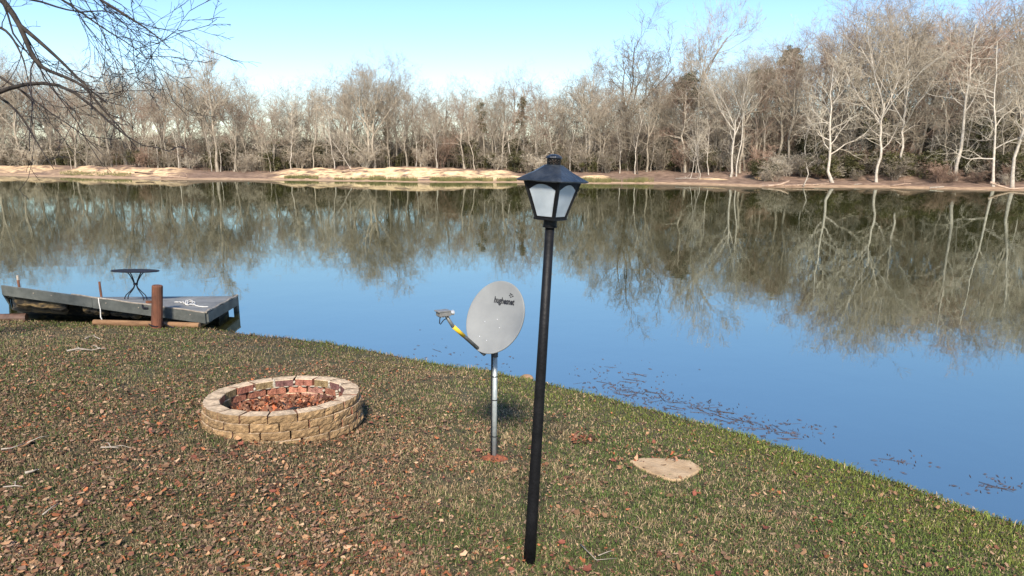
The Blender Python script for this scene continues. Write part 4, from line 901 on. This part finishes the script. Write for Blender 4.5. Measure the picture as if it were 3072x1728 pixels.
n = 600; i = lr.integers(0, len(deb), n); P = np.array([tuple(at_z(*q(deb[j][0]+lr.normal(0, 46), deb[j][1]+lr.normal(0, 11)), .004)) for j in i]); P = P[shore_d(P[:, 0], P[:, 1]) < -.12]; n = len(P)
a = lr.uniform(0, 6.28, n); l = lr.uniform(.006, .05, n); w = lr.uniform(.002, .006, n); A = np.c_[np.cos(a)*l, np.sin(a)*l, 0*a]; Bv = np.c_[-np.sin(a)*w, np.cos(a)*w, 0*a]; U = np.array([0, 0, .008])
V = np.stack([P-A, P-Bv, P+A, P+Bv, P+U], 1).reshape(-1, 3); I = np.arange(n)*5; F = np.concatenate([np.stack([I+a_, I+b_2, I+4], 1) for a_, b_2 in ((0, 1), (1, 2), (2, 3), (3, 0))])
tag(link('floating_debris', np_mesh('floating_debris', V, [F], M['wetstick'])), 'crumbs of bark and leaf floating in the shallows by the lawn', 'debris', kind='stuff')

# ------------------------------------------------------------------ satellite dish
dbase = base_d; yD = dbase.y
mound = MB(); rings_ = []
for i, (r, z_) in enumerate(((.135, -.02), (.10, .015), (.06, .035), (.03, .045))):
    rings_.append([(r*1.1*math.cos(k*.449)*(1+.18*math.sin(k*2.3+i)), r*.8*math.sin(k*.449)*(1+.15*math.cos(k*1.7)), z_+.006*math.sin(k*3.1)) for k in range(14)])
tag(mound.loft(rings_).build('clay_mound', M['clay'], None, loc=dbase), 'small mound of red clay around the foot of the satellite dish mast', 'mound')
sd = empty('satellite_dish', dbase-Vector((0, 0, .1)))
so = Vector(sd.location)
ptop = at_y(1485, 1040, yD)
MB().tube([(0, 0, 0), ptop-so], .0245, 18).build('mast', M['galv'], sd, True)
MB().tube([ptop-so-Vector((0, 0, .10)), ptop-so+Vector((0, 0, .06))], .0285, 18).build('mast_cap', M['dish_dark'], sd)
cab = MB().tube([Vector((-.028, -.012, .02)), (ptop-so)*.3+Vector((-.030, -.012, 0)), (ptop-so)*.7+Vector((-.029, -.014, 0)), ptop-so+Vector((-.030, -.012, -.05)), ptop-so+Vector((-.02, .05, .08))], .007, 6); cab.build('cable', M['ink'], sd, True)
for f_ in (.27, .57, .76, .93): MB().loft([ring(.027, 0, 16), ring(.027, .009, 16)]).build('cable_tie', M['ink'], sd, loc=(ptop-so)*f_)
az_, el_ = math.radians(36), math.radians(26)       # boresight: left of the camera and upward
nv = Vector((-math.sin(az_)*math.cos(el_), -math.cos(az_)*math.cos(el_), math.sin(el_)))
ux = Vector((math.cos(az_), -math.sin(az_), 0)); uy = nv.cross(ux)
dc = at_y(1490, 954, yD-.14); RW, RH, KP = .315, .345, .38
RM = Matrix((ux, uy, nv)).transposed()
dl = lambda u_, v_, w_=0.0: dc-so+RM @ Vector((u_, v_, KP*(u_*u_+v_*v_)+w_))
rings_ = []
for f_ in (.02, .2, .4, .6, .8, .93, .985): rings_.append([dl(RW*f_*math.cos(k*math.pi/32), RH*f_*math.sin(k*math.pi/32)) for k in range(64)])
for f_, w_ in ((1.0, -.001), (1.004, -.012), (.99, -.022), (.9, -.016), (.5, -.012), (.02, -.012)): rings_.append([dl(RW*f_*math.cos(k*math.pi/32), RH*f_*math.sin(k*math.pi/32), w_) for k in range(64)])
rf = MB().loft(rings_).build('reflector', M['dish'], sd, True)
tcu = bpy.data.curves.new('logo', 'FONT'); tcu.body = 'hughesnet'; tcu.size = .062; tcu.offset = .0026; tcu.align_x = 'CENTER'; tcu.resolution_u = 4
tmp = bpy.data.objects.new('tmp', tcu); COL.objects.link(tmp); bpy.context.view_layer.update()
lm = bpy.data.meshes.new_from_object(tmp.evaluated_get(bpy.context.evaluated_depsgraph_get())); COL.objects.unlink(tmp); bpy.data.objects.remove(tmp)
wid = max(v.co.x for v in lm.vertices)-min(v.co.x for v in lm.vertices); kx = .235/wid
for v in lm.vertices: v.co = dl(v.co.x*kx+.045, v.co.y*1.25+.140, .0025)
lm.materials.clear(); lm.materials.append(M['ink']); link('logo_lettering', lm, rf); lm.name = 'logo_lettering'
dm = MB()
for a_, b_3 in ((.095, .222), (.117, .231), (.110, .209), (.132, .218), (.101, .238)): 
    dm.add([dl(a_-.0105, b_3, .0025), dl(a_-.001, b_3-.0075, .0025), dl(a_+.0105, b_3, .0025), dl(a_+.001, b_3+.0075, .0025)], [(0, 1, 2, 3)])
dm.build('logo_emblem', M['ink'], rf)
for a_, b_3 in ((.012, -.012), (-.115, -.055), (.062, -.085), (-.118, -.20), (-.03, -.225)): MB().tube([dl(a_, b_3, -.002), dl(a_, b_3, .004), dl(a_, b_3, .006)], [.006, .0055, .003], 10).build('bolt', M['bolt'], sd)
# back bracket and arm
bk = dl(0, -.05, -.06); MB().tube([dl(0, -.02, -.05), dl(0, -.08, -.12), ptop-so+Vector((0, 0, .03))], [.03, .045, .034], 8).build('mount_bracket', M['dish_dark'], sd)
Bp = at_y(1448, 1058, dc.y-.05)-so; Fp = at_y(1336, 950, dc.y-.30)-so; Kp = at_y(1358, 978, dc.y-.26)-so
Bk = dl(-.02, -RH*.98, -.03)
MB().tube([Bk, Bp+Vector((.02, 0, .01)), Bp], .023, 8).build('arm_joint', M['dish_dark'], sd)
arm = MB().tube([Bp+(Bp-Kp).normalized()*.03, Kp, Fp+Vector((.012, 0, -.0))], [.018, .017, .016], 10).build('feed_arm', mat_noise('arm_metal', (.10, .105, .10), (.18, .185, .175), 14, .45, metal=.4), sd, True)
y0_, y1_ = Kp+(Bp-Kp)*.02, Kp+(Bp-Kp)*.36; MB().tube([y0_, y1_], .0188, 12).build('yellow_sleeve', M['yellow'], arm, True)
fh = empty  # feed head: a boxy transmitter with a horn facing the reflector
fc = at_y(1334, 940, dc.y-.31)-so; toD = (dc-so-fc); toD = Vector((toD.x, toD.y, toD.z*.2)).normalized(); sdv = toD.cross(Vector((0, 0, 1))).normalized(); upv = sdv.cross(toD); BM3 = Matrix((toD, sdv, upv)).transposed()
hd = MB().box(fc+toD*-.01, (.115, .075, .040), BM3); hd.box(fc+toD*-.02+upv*.024, (.125, .085, .012), BM3)
hdo = hd.build('feed_head', M['steel'], sd, bevel=.004)
MB().tube([fc+toD*.045, fc+toD*.065, fc+toD*.085, fc+toD*.09], [.017, .019, .024, .021], 14).build('feed_horn', M['bolt'], sd, True)
for j in range(4): MB().box(fc+toD*(-.05+.025*j)-upv*.024, (.005, .07, .012), BM3).build('cooling_fin', M['steel'], hdo)
MB().tube([fc+toD*-.045-upv*.02, fc+toD*-.05-upv*.085, fc+toD*-.04-upv*.095, fc+toD*-.01-upv*.06, Fp+toD*.03-upv*.01], .0045, 6).build('cable', M['ink'], sd, True)
tag(sd, 'grey satellite dish with yellow-sleeved feed arm on a galvanised mast', 'satellite dish')

# ------------------------------------------------------------------ lamp post
lb = base_l; lt = at_y(1664, 446, lb.y+.05); axv = (lt-lb); LL = axv.length
lp = empty('lamp_post', lb); lp.rotation_mode = 'QUATERNION'; lp.rotation_quaternion = axv.to_track_quat('Z', 'Y')
# keep local yaw predictable: rotate so that local -Y still faces the camera
zq = axv.normalized(); xq = (Vector((1, 0, 0))-zq*zq.x).normalized(); yq = zq.cross(xq); lp.rotation_quaternion = Matrix((xq, yq, zq)).transposed().to_quaternion()
AL = math.radians(9.3)
def sq(side, z, al=AL): R_ = side/math.sqrt(2); return [(R_*math.sin(al+k*math.pi/2), -R_*math.cos(al+k*math.pi/2), z) for k in range(4)]
zc = LL-.455      # top of the post
MB().tube([(0, 0, -.12), (0, 0, .35), (0, 0, zc*.6), (0, 0, zc+.01)], [.0415, .0395, .033, .0285], 24).build('post', M['black_paint'], lp, True)
MB().loft([ring(.045, zc-.03, 24), ring(.046, zc-.02, 24), ring(.042, zc-.018, 24), ring(.042, zc+.022, 24)]).build('collar', M['black_paint'], lp)
zb0, zt0 = zc+.025, zc+.262; sb, st_ = .134, .255
MB().loft([sq(.11, zc+.015), sq(sb+.018, zc+.02), sq(sb+.018, zb0+.006), sq(sb, zb0+.01)]).build('lantern_base', M['black_paint'], lp)
def face_pt(k, a, w, out=0.0):      # a in 0..1 across face k, w in 0..1 up
    s_ = sb+(st_-sb)*w+out*2; z_ = zb0+(zt0-zb0)*w; c = sq(s_, z_); p, r = Vector(c[k]), Vector(c[(k+1) % 4]); return p+(r-p)*a
def loop_in():       # arched opening in (a, w)
    pts = [(.12, .07), (.88, .07), (.905, .55), (.92, .76)]
    for j in range(1, 12): t_ = j/12; pts.append((.92-.84*t_, .76+.145*math.sin(math.pi*t_)))
    return pts+[(.08, .76), (.095, .55)]
LI = loop_in()
def loop_out():
    pts = [(0, 0), (1, 0), (1, .55), (1, .85)]
    for j in range(1, 12): t_ = j/12; pts.append((1-t_, 1.0))
    return pts+[(0, .85), (0, .55)]
LO = loop_out(); nL = len(LI)
for k_ in range(4):
    f = MB(); V = []
    for out in (.0025, -.004):
        V += [face_pt(k_, a, w, out) for a, w in LO]+[face_pt(k_, a, w, out) for a, w in LI]
    F = []
    for j in range(nL):
        j2 = (j+1) % nL; F += [(j, j2, nL+j2, nL+j), (2*nL+j, 3*nL+j, 3*nL+j2, 2*nL+j2), (nL+j, nL+j2, 3*nL+j2, 3*nL+j), (j, 2*nL+j, 2*nL+j2, j2)]
    fo = f.add(V, F).build('frame_panel', M['black_paint'], lp)
    g = MB(); V = [face_pt(k_, a, w, -.001) for a, w in LI]+[face_pt(k_, a, w, -.0035) for a, w in LI]
    g.add(V, [tuple(range(nL)), tuple(range(2*nL-1, nL-1, -1))]+[(j, nL+j, nL+(j+1) % nL, (j+1) % nL) for j in range(nL)]).build('glass_pane', M['glass'], fo)
for k_ in range(4): MB().tube([face_pt(k_, 0, 0), face_pt(k_, 0, 1)], .006, 6).build('corner_rail', M['black_paint'], lp)
# candelabra inside
MB().tube([(0, 0, zb0), (0, 0, zb0+.07)], .012, 10).build('bulb_stem', M['black_paint'], lp)
for k_ in range(3):
    a = 1.0+k_*2.094; x_, y_ = .035*math.cos(a), .035*math.sin(a); MB().tube([(0, 0, zb0+.06), (x_, y_, zb0+.07), (x_, y_, zb0+.10), (x_, y_, zb0+.115), (x_, y_, zb0+.145), (x_, y_, zb0+.165)], [.008, .008, .016, .024, .020, .005], 10).build('bulb', M['dish_dark'], lp)
# roof: hipped, flaring eaves, crowned by a vented chimney
def oct_ring(side, z, cut): 
    c = sq(side, z); out = []
    for k in range(4):
        p, a, b = Vector(c[k]), Vector(c[(k-1) % 4]), Vector(c[(k+1) % 4]); out += [p+(a-p)*cut, p+(b-p)*cut]
    return out
zr = zt0
MB().loft([oct_ring(.30, zr-.010, .004), oct_ring(.328, zr-.004, .004), oct_ring(.328, zr, .004), oct_ring(.20, zr+.052, .16), oct_ring(.118, zr+.090, .29), oct_ring(.108, zr+.092, .29)]).build('roof', M['roof_paint'], lp)
MB().loft([ring(.062, zr+.088, 16), ring(.062, zr+.093, 16), ring(.045, zr+.095, 16)]).build('roof_flange', M['roof_paint'], lp)
ch = MB(); 
n_, rows = 24, 6
for i in range(rows):
    for k in range(n_):
        if 1 <= i <= 4 and (k+i) % 2 == 0: continue
        z0_, z1_ = zr+.093+i*.007, zr+.093+(i+1)*.007; a0, a1 = k*2*math.pi/n_, (k+1)*2*math.pi/n_
        ch.add([(.043*math.cos(a0), .043*math.sin(a0), z0_), (.043*math.cos(a1), .043*math.sin(a1), z0_), (.043*math.cos(a1), .043*math.sin(a1), z1_), (.043*math.cos(a0), .043*math.sin(a0), z1_)], [(0, 1, 2, 3)])
cho = ch.build('chimney', M['black_paint'], lp); sm_ = cho.modifiers.new('solid', 'SOLIDIFY'); sm_.thickness = .0025
MB().loft([ring(.046, zr+.132, 8, AL), ring(.053, zr+.136, 8, AL), ring(.048, zr+.145, 8, AL), ring(.026, zr+.157, 8, AL), ring(.008, zr+.16, 8, AL)]).build('chimney_cap', M['roof_paint'], lp)
tag(lp, 'black lamp post with four-sided frosted lantern leaning slightly over the lawn', 'lamp post')
